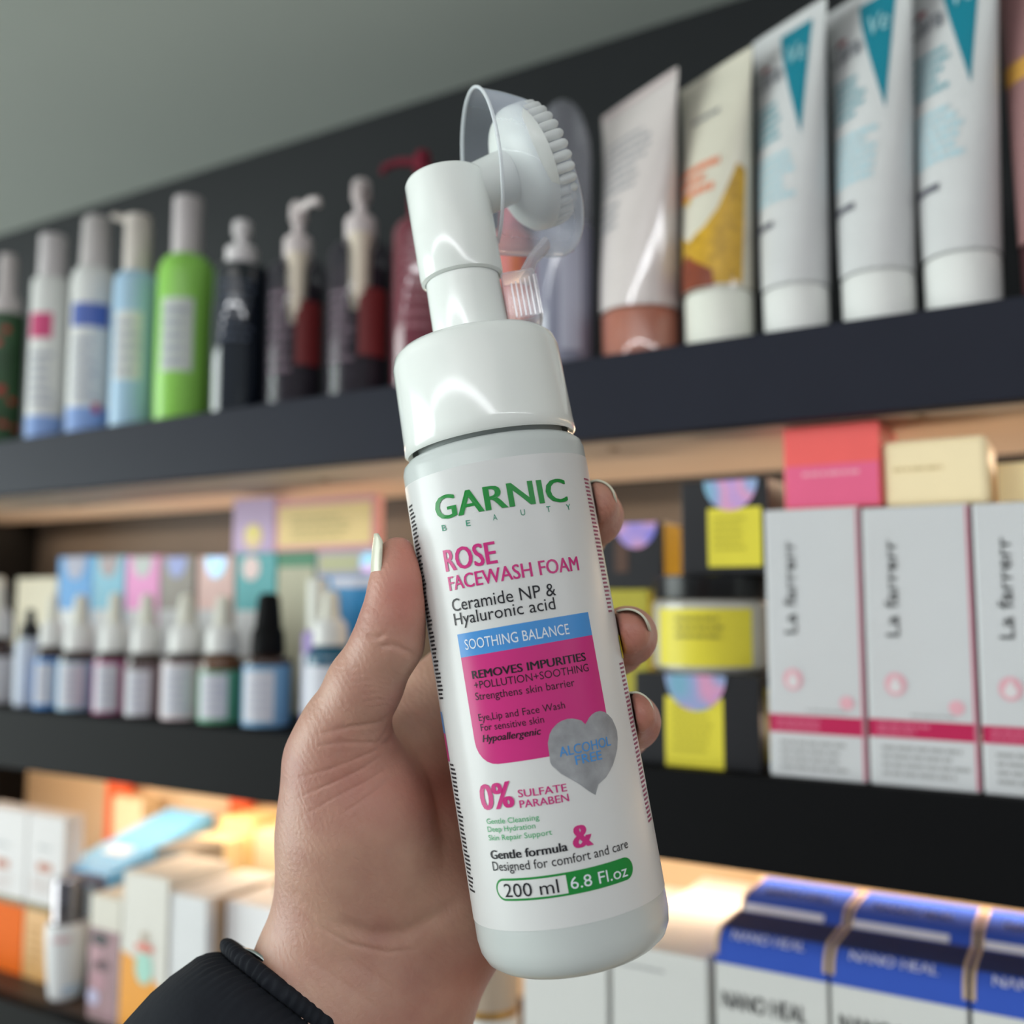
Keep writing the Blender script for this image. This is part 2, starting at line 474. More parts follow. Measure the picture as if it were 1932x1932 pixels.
btext('+POLLUTION+SOOTHING', (897, 1300), (1110, 1266), 14, BLK)
btext('Strengthens skin barrier', (899, 1321), (1084, 1294), 14, BLK)
btext('Eye,Lip and Face Wash', (905, 1360), (1066, 1336), 13, BLK)
btext('For sensitive skin', (909, 1379), (1027, 1363), 13, BLK)
btext('Hypoallergenic', (912, 1400), (1022, 1385), 13, BLK, .025, .25)
btext('ALCOHOL', (1056, 1428), (1151, 1406), 18, BLUE, .01, e=.0004)
btext('FREE', (1086, 1443), (1135, 1432), 17, BLUE, .01, e=.0004)
btext('0%', (911, 1528), (973, 1521), 47, MAG, .04)
btext('SULFATE', (979, 1504), (1070, 1492), 14, MAG, .015)
btext('PARABEN', (982, 1524), (1074, 1511), 14, MAG, .015)
btext('Gentle Cleansing', (920, 1554), (1018, 1546), 10, LGREEN)
btext('Deep Hydration', (922, 1569), (1011, 1562), 10, LGREEN)
btext('Skin Repair Support', (924, 1585), (1042, 1574), 10, LGREEN)
btext('Gentle formula', (928, 1620), (1072, 1604), 16, BLK, .03)
btext('&', (1082, 1601), (1120, 1593), 42, MAG, .05)
btext('Designed for comfort and care', (932, 1642), (1184, 1599), 17, BLK)
# volume pill
u0, _ = uv(938, 1680); u1, _ = uv(1193, 1636); vbt = uv(985, 1699)[1]; vtp = uv(985, 1656)[1]
pill = rrect(u0, u1, vbt, vtp, (vtp-vbt)/2-1e-6, 8)
shape_on(pill, pr(.0002), GREEN, lab, 'volume_badge', rings=8, dens=.0015)
um, _ = uv(1070, 1668); q = .00055
inn = rrect(u0+q, um+.01, vbt+q, vtp-q, (vtp-vbt)/2-q-1e-6, 8, (1, 0, 0, 1))
inn = [(min(a, um), b) for a, b in inn]
shape_on(inn, pr(.00026), label_m, lab, 'badge_window', rings=6, dens=.0015)
btext('200 ml', (955, 1692), (1056, 1683), 25, BLK, e=.0004)
btext('6.8 Fl.oz', (1078, 1677), (1183, 1652), 22, WINK, e=.0004)
# fine print at both flanks and the wrap-round panel
for (a0, a1, v0, v1, sd) in ((-1.31, -1.11, uv(800, 1325)[1], uv(780, 948)[1], 3), (-1.31, -1.13, uv(880, 1675)[1], uv(860, 1440)[1], 4), (1.12, 1.30, uv(1130, 1160)[1], uv(1100, 900)[1], 5), (1.16, 1.34, uv(1215, 1560)[1], uv(1165, 1250)[1], 6)):
    words_on(RB*a0, RB*a1, v0, v1, pr(), DARK_T if sd in (3, 4) else M(150, 60, 100, .5), lab, int((v1-v0)/.0011), seed=sd, h=.5)
grid_on(-RB*1.95, -RB*1.30, uv(842, 1384)[1], uv(834, 1343)[1], pr(), BLUE, lab, 'blue_band', nx=10)
grid_on(-RB*1.95, -RB*1.30, uv(850, 1437)[1], uv(842, 1384)[1], pr(), MAG, lab, 'magenta_panel', nx=10)
grid_on(RB*1.33, RB*1.6, uv(1165, 1245)[1], uv(1160, 1200)[1], pr(.0003), M(225, 210, 50, .4), lab, 'yellow_sticker', nx=6)

# brush head: arm, backing dome, bristles
AZ = math.radians(15); TILT = math.radians(17)
b_dir = Vector((math.cos(AZ), math.sin(AZ), 0)); b_side = Vector((math.sin(AZ), -math.cos(AZ), 0))
n_dir = (b_dir*math.cos(TILT)+Vector((0, 0, 1))*math.sin(TILT)).normalized()
m_up = (Vector((0, 0, 1))*math.cos(TILT)-b_dir*math.sin(TILT)).normalized()
brot = Matrix((b_side, m_up, n_dir)).transposed()           # local z -> n_dir
dc_x, dc_z = bloc(980, 324, .004)
DC = Vector((dc_x, .004, dc_z))
milky = M(222, 226, 224, .3, var=.01, sss=.3, name='milky_silicone')
arm_c0 = Vector((.0095, .002, dc_z-.0045)); 
brush = lathe('brush_pad', [(0, -.0045), (.006, -.0045), (.012, -.0035), (.0165, -.0015), (.0185, .0008), (.0188, .003), (.0180, .0036), (0, .0040)], milky, bot, seg=56, center=DC, rot=brot, angle=60)
sweep('brush_arm', [Vector((0, 0, dc_z-.006)), arm_c0, DC-n_dir*.002], [.0088, .0080, .0082], milky, bot, seg=28)
def bristle(P, L, r, mat, par):
    prof = [(r*.92, 0), (r, L*.3), (r, L*.72), (r*.8, L*.88), (r*.45, L*.97), (0, L)]
    return lathe('bristle', prof, mat, par, seg=8, center=P, rot=brot, angle=80)
br_m = clear(242, 246, 246, .5, .25, 'silicone_bristle', .3)
for k in range(34):
    a = 2*PI*k/34
    P = DC + b_side*(.0174*math.cos(a)) + m_up*(.0174*math.sin(a)) + n_dir*.003
    bristle(P, .0066, .00155, br_m, brush)
V, Fc = [], []
for j, rr in enumerate((.0148, .0122, .0096, .007, .0044, .0018)):
    nn = int(2*PI*rr/.0027)
    for k in range(nn):
        a = 2*PI*k/nn; P = DC + b_side*(rr*math.cos(a)) + m_up*(rr*math.sin(a)) + n_dir*.003
        base = len(V)
        for (r_, L) in ((.0007, 0), (.0007, .0045), (.0003, .0054)):
            for q6 in range(6): V.append(P+b_side*(r_*math.cos(q6*PI/3))+m_up*(r_*math.sin(q6*PI/3))+n_dir*L)
        for lv in range(2):
            for q6 in range(6):
                q7 = (q6+1) % 6; Fc.append((base+lv*6+q6, base+lv*6+q7, base+lv*6+6+q7, base+lv*6+6+q6))
        Fc.append(tuple(base+12+q6 for q6 in range(6)))
ib = obj('inner_bristles', V, Fc, br_m, brush); ib['kind'] = 'stuff'
# clear cover: sections along b_dir, outline read in the local x-z plane
top_px = [(875, 178), (930, 181), (975, 187), (1010, 209), (1040, 241), (1065, 285), (1085, 330), (1097, 370), (1103, 400)]
bot_px = [(940, 467), (1000, 465), (1045, 463), (1075, 461), (1090, 452), (1099, 435), (1102, 418), (1103, 402)]
tz = [bloc(x, y, .004) for x, y in top_px]; bz = [bloc(x, y, .004) for x, y in bot_px]
tz.sort(); bz.sort()
def interp(L, x):
    if x <= L[0][0]: return L[0][1]
    for (x0, z0), (x1, z1) in zip(L, L[1:]):
        if x <= x1: return z0+(z1-z0)*(x-x0)/(x1-x0+1e-9)
    return L[-1][1]
x_rim = .0118; x_end = max(tz[-1][0], bz[-1][0])
V, Fc = [], []; NS, NR = 26, 56
for i in range(NS):
    t = 1-(1-i/(NS-1))**1.8
    x = x_rim+(x_end-x_rim)*t
    zt_ = interp(tz, x); zb_ = interp(bz, x)
    if i == NS-1: zm_ = (zt_+zb_)/2; zt_ = zb_ = zm_
    c = (zt_+zb_)/2; hz = (zt_-zb_)/2
    hy = .0215*max(0.0, 1-(max(0, t-.15)/.85)**2.6)**.5
    for k in range(NR):
        a = 2*PI*k/NR
        P = b_dir*((x-.0)/math.cos(AZ)) + Vector((0, 0, c+hz*math.sin(a))) + b_side*(hy*math.cos(a)) - b_side*.0020
        V.append(P)
for i in range(NS-1):
    for k in range(NR):
        k2 = (k+1) % NR; Fc.append((i*NR+k, i*NR+k2, (i+1)*NR+k2, (i+1)*NR+k))
cl_m = clear(226, 234, 250, .19, .05, 'clear_cover_plastic', .42)
cov = obj('clear_cover', V, Fc, cl_m, bot, angle=80)
rim_pts = [V[k] for k in range(NR)]+[V[0]]
sweep('cover_rim', rim_pts, .00055, clear(235, 240, 245, .5, .05, 'clear_rim', .4), cov, seg=8)
# clip tab and stem
cl2 = clear(228, 226, 234, .2, .06, 'clear_clip_plastic', .5)
xa, za = bloc(955, 621, 0); xb, zb2 = bloc(1006, 517, 0); xc, _ = bloc(1016, 604, 0)
tabx0 = .0112; tabx1 = xb
V = []; Fc = []
clip = box('clip_tab', tabx0, tabx1, -.006, .006, za, zb2, cl2, bot, bev=.0008)
for k in range(9):
    yy = -.0052+.0013*k
    box('rib', tabx1-.0002, tabx1+.0005, yy-.0003, yy+.0003, za+.001, zb2-.002, cl2, clip, bev=0)
for k in range(6):
    xx = tabx0+.0025+(tabx1-tabx0-.003)*k/5
    box('rib', xx-.00022, xx+.00022, -.0066, -.0060, za+.001, zb2-.004+.0003*k, clear(240, 235, 240, .55, .08, 'clip_rib', .3), clip, bev=0)
sx0, sz0 = bloc(990, 517, 0); sx1, sz1 = bloc(1005, 486, 0); sx2, sz2 = bloc(1030, 463, 0)
sweep('clip_stem', [(sx0, .0, sz0-.001), (sx1, .001, sz1), (sx2, .002, sz2+.001)], [.0022, .0016, .0018], cl2, bot, seg=10, sy=2.4)

# ------------------------------------------------------------------ the hand (implicit surface -> one continuous mesh)
def skin_material():
    m = bpy.data.materials.new('skin'); m.use_nodes = True
    nt = m.node_tree; p = nt.nodes['Principled BSDF']
    N = nt.nodes.new; Lk = nt.links.new
    tc = N('ShaderNodeTexCoord')
    n1 = N('ShaderNodeTexNoise'); n1.inputs['Scale'].default_value = 55; n1.inputs['Detail'].default_value = 4
    n2 = N('ShaderNodeTexNoise'); n2.inputs['Scale'].default_value = 900; n2.inputs['Detail'].default_value = 3
    Lk(tc.outputs['Object'], n1.inputs['Vector']); Lk(tc.outputs['Object'], n2.inputs['Vector'])
    ramp = N('ShaderNodeValToRGB')
    ramp.color_ramp.elements[0].position = .30; ramp.color_ramp.elements[0].color = (lin(170), lin(122), lin(108), 1)
    ramp.color_ramp.elements[1].position = .70; ramp.color_ramp.elements[1].color = (lin(190), lin(150), lin(130), 1)
    Lk(n1.outputs['Fac'], ramp.inputs['Fac'])
    at = N('ShaderNodeAttribute'); at.attribute_name = 'redness'
    mx = N('ShaderNodeMix'); mx.data_type = 'RGBA'; mx.inputs['B'].default_value = (lin(190), lin(104), lin(92), 1)
    Lk(at.outputs['Fac'], mx.inputs['Factor']); Lk(ramp.outputs['Color'], mx.inputs['A'])
    Lk(mx.outputs['Result'], p.inputs['Base Color'])
    p.inputs['Roughness'].default_value = .48
    p.inputs['Subsurface Weight'].default_value = .25
    p.inputs['Subsurface Radius'].default_value = (1.0, .35, .2)
    p.inputs['Subsurface Scale'].default_value = .003
    wv = N('ShaderNodeTexWave'); wv.inputs['Scale'].default_value = 160; wv.inputs['Distortion'].default_value = 9; wv.inputs['Detail'].default_value = 3
    mp = N('ShaderNodeMapping'); mp.inputs['Rotation'].default_value = (0, 0, -.6)
    Lk(tc.outputs['Object'], mp.inputs['Vector']); Lk(mp.outputs['Vector'], wv.inputs['Vector'])
    a = N('ShaderNodeMath'); a.operation = 'MULTIPLY_ADD'; a.inputs[1].default_value = .25
    Lk(wv.outputs['Fac'], a.inputs[0]); Lk(n2.outputs['Fac'], a.inputs[2])
    bp = N('ShaderNodeBump'); bp.inputs['Strength'].default_value = .55; bp.inputs['Distance'].default_value = .0003
    Lk(a.outputs[0], bp.inputs['Height']); Lk(bp.outputs['Normal'], p.inputs['Normal'])
    return m
def C3(px, py, d, r): # camera-space centre (x right, y down->up, z depth) and metric radius
    return np.array([(px-HALF)/F*d, (HALF-py)/F*d, d]), r*d/F
def smin(a, b, k):
    h = np.clip(.5+.5*(b-a)/k, 0, 1)
    return b*(1-h)+a*h-k*h*(1-h)
class Grid:
    def __init__(s, lo, hi, h):
        s.h = h; s.lo = np.array(lo)
        n = np.ceil((np.array(hi)-s.lo)/h).astype(int)+1
        s.n = n
        s.X = (s.lo[0]+h*np.arange(n[0]))[:, None, None].astype(np.float32)
        s.Y = (s.lo[1]+h*np.arange(n[1]))[None, :, None].astype(np.float32)
        s.Z = (s.lo[2]+h*np.arange(n[2]))[None, None, :].astype(np.float32)
    def cone(s, A, B):
        (a, ra), (b, rb) = A, B
        ab = b-a; L2 = float(ab@ab)
        px, py, pz = s.X-a[0], s.Y-a[1], s.Z-a[2]
        t = np.clip((px*ab[0]+py*ab[1]+pz*ab[2])/L2, 0, 1)
        dx, dy, dz = px-t*ab[0], py-t*ab[1], pz-t*ab[2]
        return np.sqrt(dx*dx+dy*dy+dz*dz)-(ra+(rb-ra)*t)
    def ball(s, A, sc=(1, 1, 1)):
        a, r = A
        q = np.sqrt(((s.X-a[0])/sc[0])**2+((s.Y-a[1])/sc[1])**2+((s.Z-a[2])/sc[2])**2)
        return (q-r)*min(sc)
def surface_nets(D, lo, h):
    S = D < 0
    n = D.shape
    act = np.zeros((n[0]-1, n[1]-1, n[2]-1), bool)
    cnt = np.zeros(act.shape, np.int8)
    for i in (0, 1):
        for j in (0, 1):
            for k in (0, 1): cnt += S[i:n[0]-1+i, j:n[1]-1+j, k:n[2]-1+k]
    act = (cnt > 0) & (cnt < 8)
    idx = -np.ones(act.shape, np.int64); cells = np.argwhere(act)
    idx[act] = np.arange(len(cells))
    acc = np.zeros((len(cells), 3)); num = np.zeros(len(cells))
    for ax in range(3):
        o1, o2 = [q for q in range(3) if q != ax]
        for i in (0, 1):
            for j in (0, 1):
                off = np.zeros(3, int); off[o1] = i; off[o2] = j
                a = cells+off; b = a.copy(); b[:, ax] += 1
                da = D[a[:, 0], a[:, 1], a[:, 2]]; db = D[b[:, 0], b[:, 1], b[:, 2]]
                m = (da < 0) != (db < 0)
                t = np.where(m, da/(da-db+1e-20), 0)
                P = a.astype(float); P[:, ax] += t
                acc[m] += P[m]; num[m] += 1
    V = acc/num[:, None]*h+lo
    quads = []
    for ax in range(3):
        o1, o2 = [(1, 2), (2, 0), (0, 1)][ax]
        sl0 = [slice(None)]*3; sl1 = [slice(None)]*3
        sl0[ax] = slice(0, n[ax]-1); sl1[ax] = slice(1, n[ax])
        ch = S[tuple(sl0)] != S[tuple(sl1)]
        e = np.argwhere(ch)
        e = e[(e[:, o1] > 0) & (e[:, o2] > 0) & (e[:, o1] < n[o1]-1) & (e[:, o2] < n[o2]-1)]
        inside0 = S[e[:, 0], e[:, 1], e[:, 2]]
        d1 = np.zeros(3, int); d1[o1] = 1; d2 = np.zeros(3, int); d2[o2] = 1
        c = [e, e-d1, e-d1-d2, e-d2]
        q = np.stack([idx[x[:, 0], x[:, 1], x[:, 2]] for x in c], 1)
        q[~inside0] = q[~inside0][:, ::-1]
        quads.append(q)
    return V, np.concatenate(quads)
G = Grid((-.135, -.205, .235), (.055, .030, .352), .00095)
def chain(pts, k=.004):
    d = None
    for A, B in zip(pts, pts[1:]):
        c = G.cone(C3(*A), C3(*B))
        d = c if d is None else smin(d, c, k)
    return d
def U(d, e, k): return smin(d, e, k)
HP = dict(
 wrist=[[(450, 2150, .262, 120), (605, 1835, .285, 112), (665, 1640, .286, 118)],
        [(620, 2230, .266, 135), (745, 1905, .292, 128), (850, 1715, .302, 112)],
        [(520, 2180, .258, 120), (675, 1860, .284, 118), (760, 1680, .295, 118)]],
 heel=[[(665, 1640, .286, 118), (664, 1530, .283, 118), (640, 1430, .281, 88)],
       [(850, 1715, .304, 110), (905, 1560, .325, 90), (960, 1490, .334, 68)],
       [(760, 1680, .302, 112), (828, 1480, .327, 90), (880, 1380, .332, 78)],
       [(685, 1520, .298, 104), (775, 1400, .314, 84), (835, 1318, .318, 74)]],
 thumb=[(632, 1430, .280, 84), (650, 1372, .277, 74), (688, 1292, .273, 66), (733, 1210, .270, 61), (748, 1150, .270, 54), (752, 1095, .270, 46), (750, 1048, .271, 36)],
 index=[(838, 1318, .320, 72), (925, 1190, .330, 60), (1010, 1075, .334, 56), (1085, 1010, .320, 54), (1121, 975, .301, 50), (1122, 948, .284, 44)],
 middle=[(905, 1395, .332, 70), (1000, 1310, .336, 60), (1090, 1240, .328, 57), (1160, 1215, .310, 55), (1184, 1200, .292, 51), (1183, 1193, .276, 45)],
 ring=[(945, 1475, .332, 66), (1030, 1430, .332, 58), (1110, 1395, .322, 55), (1172, 1375, .305, 52), (1193, 1362, .287, 48), (1194, 1346, .273, 42)],
 little=[(965, 1560, .325, 60), (1040, 1545, .322, 52), (1105, 1525, .314, 48), (1145, 1510, .303, 44), (1160, 1500, .293, 40)],
)
D = None
for part in HP['wrist']+HP['heel']:
    c = chain(part, .012)
    D = c if D is None else U(D, c, .012)
D = U(D, G.ball(C3(672, 1560, .283, 105), (1.0, 1.45, .9)), .010)      # thenar mound
th = chain(HP['thumb'], .005)
D = U(D, th, .007)
for nm in ('index', 'middle', 'ring', 'little'):
    D = U(D, chain(HP[nm], .004), .006)
# keep clear of the bottle: the grip flattens against it
bc = np.array([BASE.x, BASE.y, -BASE.z]); ba = np.array([uax.x, uax.y, -uax.z])
qx, qy, qz = G.X-bc[0], G.Y-bc[1], G.Z-bc[2]
tt = qx*ba[0]+qy*ba[1]+qz*ba[2]
rad = np.sqrt(np.maximum(qx*qx+qy*qy+qz*qz-tt*tt, 0))
cylD = np.maximum(rad-(RB+.0006), -(tt+.0006))
D = -smin(-D, cylD, .0012)
Vh, Qh = surface_nets(D, G.lo, G.h)
me = bpy.data.meshes.new('hand')
P3 = Vh.copy(); P3[:, 2] *= -1
me.from_pydata(P3.tolist(), [], Qh[:, ::-1].tolist() if False else Qh.tolist())
bm = bmesh.new(); bm.from_mesh(me)
bmesh.ops.recalc_face_normals(bm, faces=bm.faces)
for _ in range(3): bmesh.ops.smooth_vert(bm, verts=bm.verts, factor=.5, use_axis_x=True, use_axis_y=True, use_axis_z=True)
bm.to_mesh(me); bm.free()
# one level of subdivision so creases have room
tmp = bpy.data.objects.new('tmp', me); COL.objects.link(tmp)
sb = tmp.modifiers.new('s', 'SUBSURF'); sb.levels = 1; sb.render_levels = 1
dg = bpy.context.evaluated_depsgraph_get(); dg.update()
me2 = bpy.data.meshes.new_from_object(tmp.evaluated_get(dg)); bpy.data.objects.remove(tmp)
me2.name = 'hand'
nv = len(me2.vertices)
co = np.empty(nv*3); me2.vertices.foreach_get('co', co); co = co.reshape(-1, 3)
no = np.empty(nv*3); me2.vertices.foreach_get('normal', no); no = no.reshape(-1, 3)
dp = -co[:, 2]; ix = HALF+co[:, 0]/dp*F; iy = HALF-co[:, 1]/dp*F
vd = -co/np.linalg.norm(co, axis=1)[:, None]
facing = np.clip((no*vd).sum(1)*2.0, 0, 1)
disp = np.zeros(nv)
def crease(poly, wpx, dpt):
    global disp
    best = np.full(nv, 1e9); amp = np.zeros(nv); ns = len(poly)-1
    for j, ((x0, y0), (x1, y1)) in enumerate(zip(poly, poly[1:])):
        vx, vy = x1-x0, y1-y0; L2 = vx*vx+vy*vy
        t = np.clip(((ix-x0)*vx+(iy-y0)*vy)/L2, 0, 1)
        d_ = np.hypot(ix-x0-t*vx, iy-y0-t*vy); m_ = d_ < best
        best = np.where(m_, d_, best); amp = np.where(m_, np.sin(PI*np.clip((j+t)/ns, .02, .98))**.6, amp)
    disp -= amp*dpt*np.exp(-(best/wpx)**2)*facing
# thumb joint folds, palm lines, wrist folds
crease([(712, 1222), (740, 1216), (768, 1228), (800, 1246)], 6, .00055)
crease([(690, 1198), (712, 1203), (728, 1196)], 5, .0006)
crease([(716, 1216), (736, 1222)], 3, .0003)
for k in range(7):
    x = 655+8*k; y = 1265+12*k
    crease([(x-20, y), (x+25, y-6), (x+70, y+8)], 3, .00016)
crease([(600, 1385), (660, 1372), (720, 1362), (742, 1345)], 5, .0004)
crease([(590, 1408), (650, 1400), (712, 1402), (738, 1372)], 4, .00035)
crease([(735, 1362), (742, 1385), (735, 1400), (712, 1404)], 6, .0007)
crease([(555, 1470), (620, 1452), (690, 1424), (730, 1405)], 3.2, .0003)
crease([(562, 1505), (620, 1480), (680, 1452), (730, 1420)], 3.2, .00028)
crease([(570, 1540), (640, 1500), (700, 1470), (745, 1440)], 3, .00024)
crease([(640, 1540), (690, 1505), (740, 1470)], 3, .0002)
crease([(762, 1340), (790, 1352), (815, 1375), (835, 1420)], 7, .0007)
crease([(745, 1400), (790, 1440), (822, 1500), (838, 1580), (835, 1640)], 13, .0011)
crease([(560, 1690), (630, 1742), (700, 1763), (760, 1762), (830, 1728), (875, 1690)], 15, .0010)
crease([(560, 1718), (600, 1748), (660, 1782), (730, 1797), (790, 1792)], 5, .0005)
crease([(640, 1800), (720, 1850), (800, 1905), (850, 1932)], 10, .00035)
crease([(560, 1790), (640, 1850), (720, 1910)], 9, .00025)
crease([(1150, 1205), (1158, 1200)], 3, .0002)
nzv = np.array([pnoise(Vector((c[0]*70, c[1]*70, c[2]*70))) for c in co[::1]])
disp += nzv*.00035*facing
co2 = co+no*disp[:, None]
me2.vertices.foreach_set('co', co2.ravel())
def spot(x, y, r): return np.exp(-(((ix-x)**2+(iy-y)**2)/r**2))
red = .40*spot(765, 1080, 60)+.42*spot(768, 1145, 60)+.35*spot(770, 1030, 40)+.35*spot(1130, 960, 60)+.5*spot(1185, 1200, 60)+.4*spot(1205, 1360, 60)+.45*spot(840, 1500, 70)+.25*spot(690, 1480, 90)+.4*spot(930, 1850, 70)
red = np.clip(red, 0, .85)
attr = me2.attributes.new('redness', 'FLOAT', 'POINT'); attr.data.foreach_set('value', red.astype(np.float32))
me2.materials.clear(); me2.materials.append(skin_material())
me2.polygons.foreach_set('use_smooth', [True]*len(me2.polygons)); me2.update()
person = thing('person', 'person reaching in with one hand around the foam bottle, black gathered sleeve', 'person')
person.matrix_world = MW @ Matrix.Translation(cs(640, 2050, .29))
PI_ = person.matrix_world.inverted() @ MW
hand = bpy.data.objects.new('hand', me2); COL.objects.link(hand); hand.parent = person
me2.transform(PI_)
def pc(v): return PI_ @ Vector(v)
# fingernails: curved plates over the finger ends
nail_m = M(214, 214, 194, .3, var=.03, coat=.15, name='pale_nail_polish')
def nail(A, B, r, out, half, t0, t1, lift=.0003, flare=0.0):
    """A,B camera-space axis points; out = direction the nail faces; arc +-half around it, from t0 to t1 along AB (metres past A)"""
    A = Vector(A); B = Vector(B); ax = (B-A).normalized()
    out = Vector(out); out = (out-ax*out.dot(ax)).normalized(); sd = ax.cross(out)
    nA, nL = 14, 14
    V = []
    for j in range(nL+1):
        t = j/nL; s = t0+(t1-t0)*t
        hw = half*(1-.10*(2*t-1)**4) * (0.55+.45*min(1, t/.25)**.5)
        if t > .8: hw *= 1-.35*((t-.8)/.2)**2
        for i in range(nA+1):
            a = hw*(2*i/nA-1)
            rr = r + lift + .0009*math.sin(PI*min(1, t*1.05))*.6 - flare*t
            V.append(A+ax*s+out*(rr*math.cos(a))+sd*(rr*math.sin(a)*1.0))
    Fc = [(j*(nA+1)+i, j*(nA+1)+i+1, (j+1)*(nA+1)+i+1, (j+1)*(nA+1)+i) for j in range(nL) for i in range(nA)]
    V = [pc(v) for v in V]
    o = obj('fingernail', V, Fc, nail_m, hand, angle=80)
    md = o.modifiers.new('t', 'SOLIDIFY'); md.thickness = .0006; md.offset = 0
    return o
def K(px, py, d): return cs(px, py, d)
nail(K(753, 1112, .270), K(748, 1010, .271), 47*.271/F, (-1, .05, .10), 0.92, -.0005, .0156, flare=.0013)['label'] = 'thumbnail seen from its side'
nail(K(1121, 975, .301), K(1122, 945, .280), 36*.283/F, (.62, .78, 0), .95, .008, .0228)
nail(K(1184, 1200, .292), K(1183, 1192, .274), 38*.276/F, (.5, .86, 0), 1.0, .006, .0228)
nail(K(1193, 1362, .287), K(1194, 1345, .272), 35*.273/F, (.62, .78, 0), .92, .004, .0180)

# sleeve with gathered cuff
cuff_c = Vector(cs(617, 1905, .288)); fd = Vector((-.60, -.80, .50)).normalized()   # the forearm comes down and towards the photographer
sp = Vector((-.80, .60, 0)); sp = (sp-fd*sp.dot(fd)).normalized(); sq = fd.cross(sp)
pxm = .288/F
def sleeve_mesh(name, stations, mat, fold, nk=480, thick=.0012, seed=0):
    V, Fc = [], []
    for s, r in stations:
        for k in range(nk):
            a = 2*PI*k/nk
            rr = (r+fold(s, a))*pxm
            V.append(pc(cuff_c+fd*(s*pxm)+sp*(rr*math.cos(a))+sq*(rr*.88*math.sin(a))))
    n = len(stations)
    for i in range(n-1):
        for k in range(nk):
            k2 = (k+1) % nk; Fc.append((i*nk+k, i*nk+k2, (i+1)*nk+k2, (i+1)*nk+k))
    o = obj(name, V, Fc, mat, person, angle=80)
    md = o.modifiers.new('t', 'SOLIDIFY'); md.thickness = thick; md.offset = -1
    return o
cloth = M(27, 30, 37, .8, spec=.2, var=.15, scale=500, bump=.0001, name='black_cloth')
def fold_cuff(s, a):
    g = 5*pnoise(Vector((a*12, s/30, 3)))+3.2*math.sin(a*78+4*pnoise(Vector((a*4, 1, s/40))))
    return g*(.35+.65*math.sin(PI*min(1, max(0, s)/34)))
st = [(30, 172), (16, 182), (6, 194), (1, 206), (0, 216), (1, 223), (4, 229), (9, 232), (15, 233), (21, 231), (26, 228), (29, 224), (31, 219)]
sleeve_mesh('cuff', st, cloth, fold_cuff)
def fold_sl(s, a):
    g = 3.2*math.sin(a*78+4*pnoise(Vector((a*4, 1, s/40))))*math.exp(-(s-34)/22)
    return g + 7*pnoise(Vector((a*2.2, s/110, 5))) + 3*pnoise(Vector((a*6+s/60, s/50, 9)))
st = [(29, 219), (33, 227), (38, 234), (46, 244), (60, 255), (80, 264), (112, 275), (150, 283), (200, 289), (254, 294), (320, 300), (420, 306), (560, 312), (800, 320), (1200, 335), (1900, 350)]
sleeve_mesh('sleeve', st, cloth, fold_sl)
# thin silver bracelet showing at the cuff edge
silver = M(205, 208, 210, .2, metal=1.0, var=.02, name='silver')
pts = []
for k in range(61):
    a = 2*PI*k/60
    r = 205*pxm
    off = 3+8*math.sin(a*4+1)
    pts.append(pc(cuff_c+fd*(off*pxm)+sp*(r*.985*math.cos(a))+sq*(r*.88*math.sin(a))))
sweep('bracelet', pts, .0008, silver, person, seg=8, label='thin silver bracelet')

# ------------------------------------------------------------------ stock on the shelves
def slot(pL, pR, zb, front, ksz=1.0):
    """centre x,y and radius of a round item seen between two image columns, its front at distance `front` behind the shelf edge"""
    r = .02; pc_ = (pL+pR)/2
    for _ in range(6):
        Y = YF+front+r; X = colX(pc_, Y, zb); d = depth((X, Y, zb))
        hd = math.hypot(X, Y); alpha = math.acos(min(1, (FW.x*X+FW.y*Y)/hd/ math.hypot(FW.x, FW.y)))
        r = (pR-pL)/2*d/F*math.cos(alpha)*ksz
    return X, Y, r
def pump(par, z0, zt, r, mat, spout=None, sp_len=.022, collar_r=None, mid=None):
    """collar, neck and head of a lotion pump; spout = direction in degrees or None"""
    H = zt-z0; cr = collar_r or r
    lathe('pump_collar', [(cr*.97, z0-.001), (cr, z0+.0005), (cr, z0+H*.36), (cr*.85, z0+H*.42), (0, z0+H*.42)], mat, par, seg=28)
    lathe('pump_stem', [(cr*.42, z0+H*.40), (cr*.42, z0+H*.72)], mat, par, seg=18)
    hd = lathe('pump_head', [(cr*.45, z0+H*.68), (cr*.62, z0+H*.70), (cr*.60, z0+H*.94), (cr*.45, zt), (0, zt)], mat, par, seg=24)
    if spout is not None:
        a = math.radians(spout); d = Vector((math.cos(a), math.sin(a), 0))
        sweep('spout', [Vector((0, 0, z0+H*.86)), d*sp_len*.6+Vector((0, 0, z0+H*.90)), d*sp_len*.95+Vector((0, 0, z0+H*.85)), d*sp_len+Vector((0, 0, z0+H*.76))], [cr*.34, cr*.30, cr*.26, cr*.24], mat, par, seg=12)
def bprof(r, h, neck, sh=.012, base=.0012):
    P = [(0, .0008), (r-base*1.5, 0), (r-base*.4, base*.4), (r, base*1.6), (r, h-sh)]
    n = 7
    for k in range(1, n+1):
        a = PI/2*k/n
        P.append((neck+(r-neck)*math.cos(a), h-sh+sh*math.sin(a)))
    P.append((0, h))
    return P
GB = 'bottles standing along the top shelf'
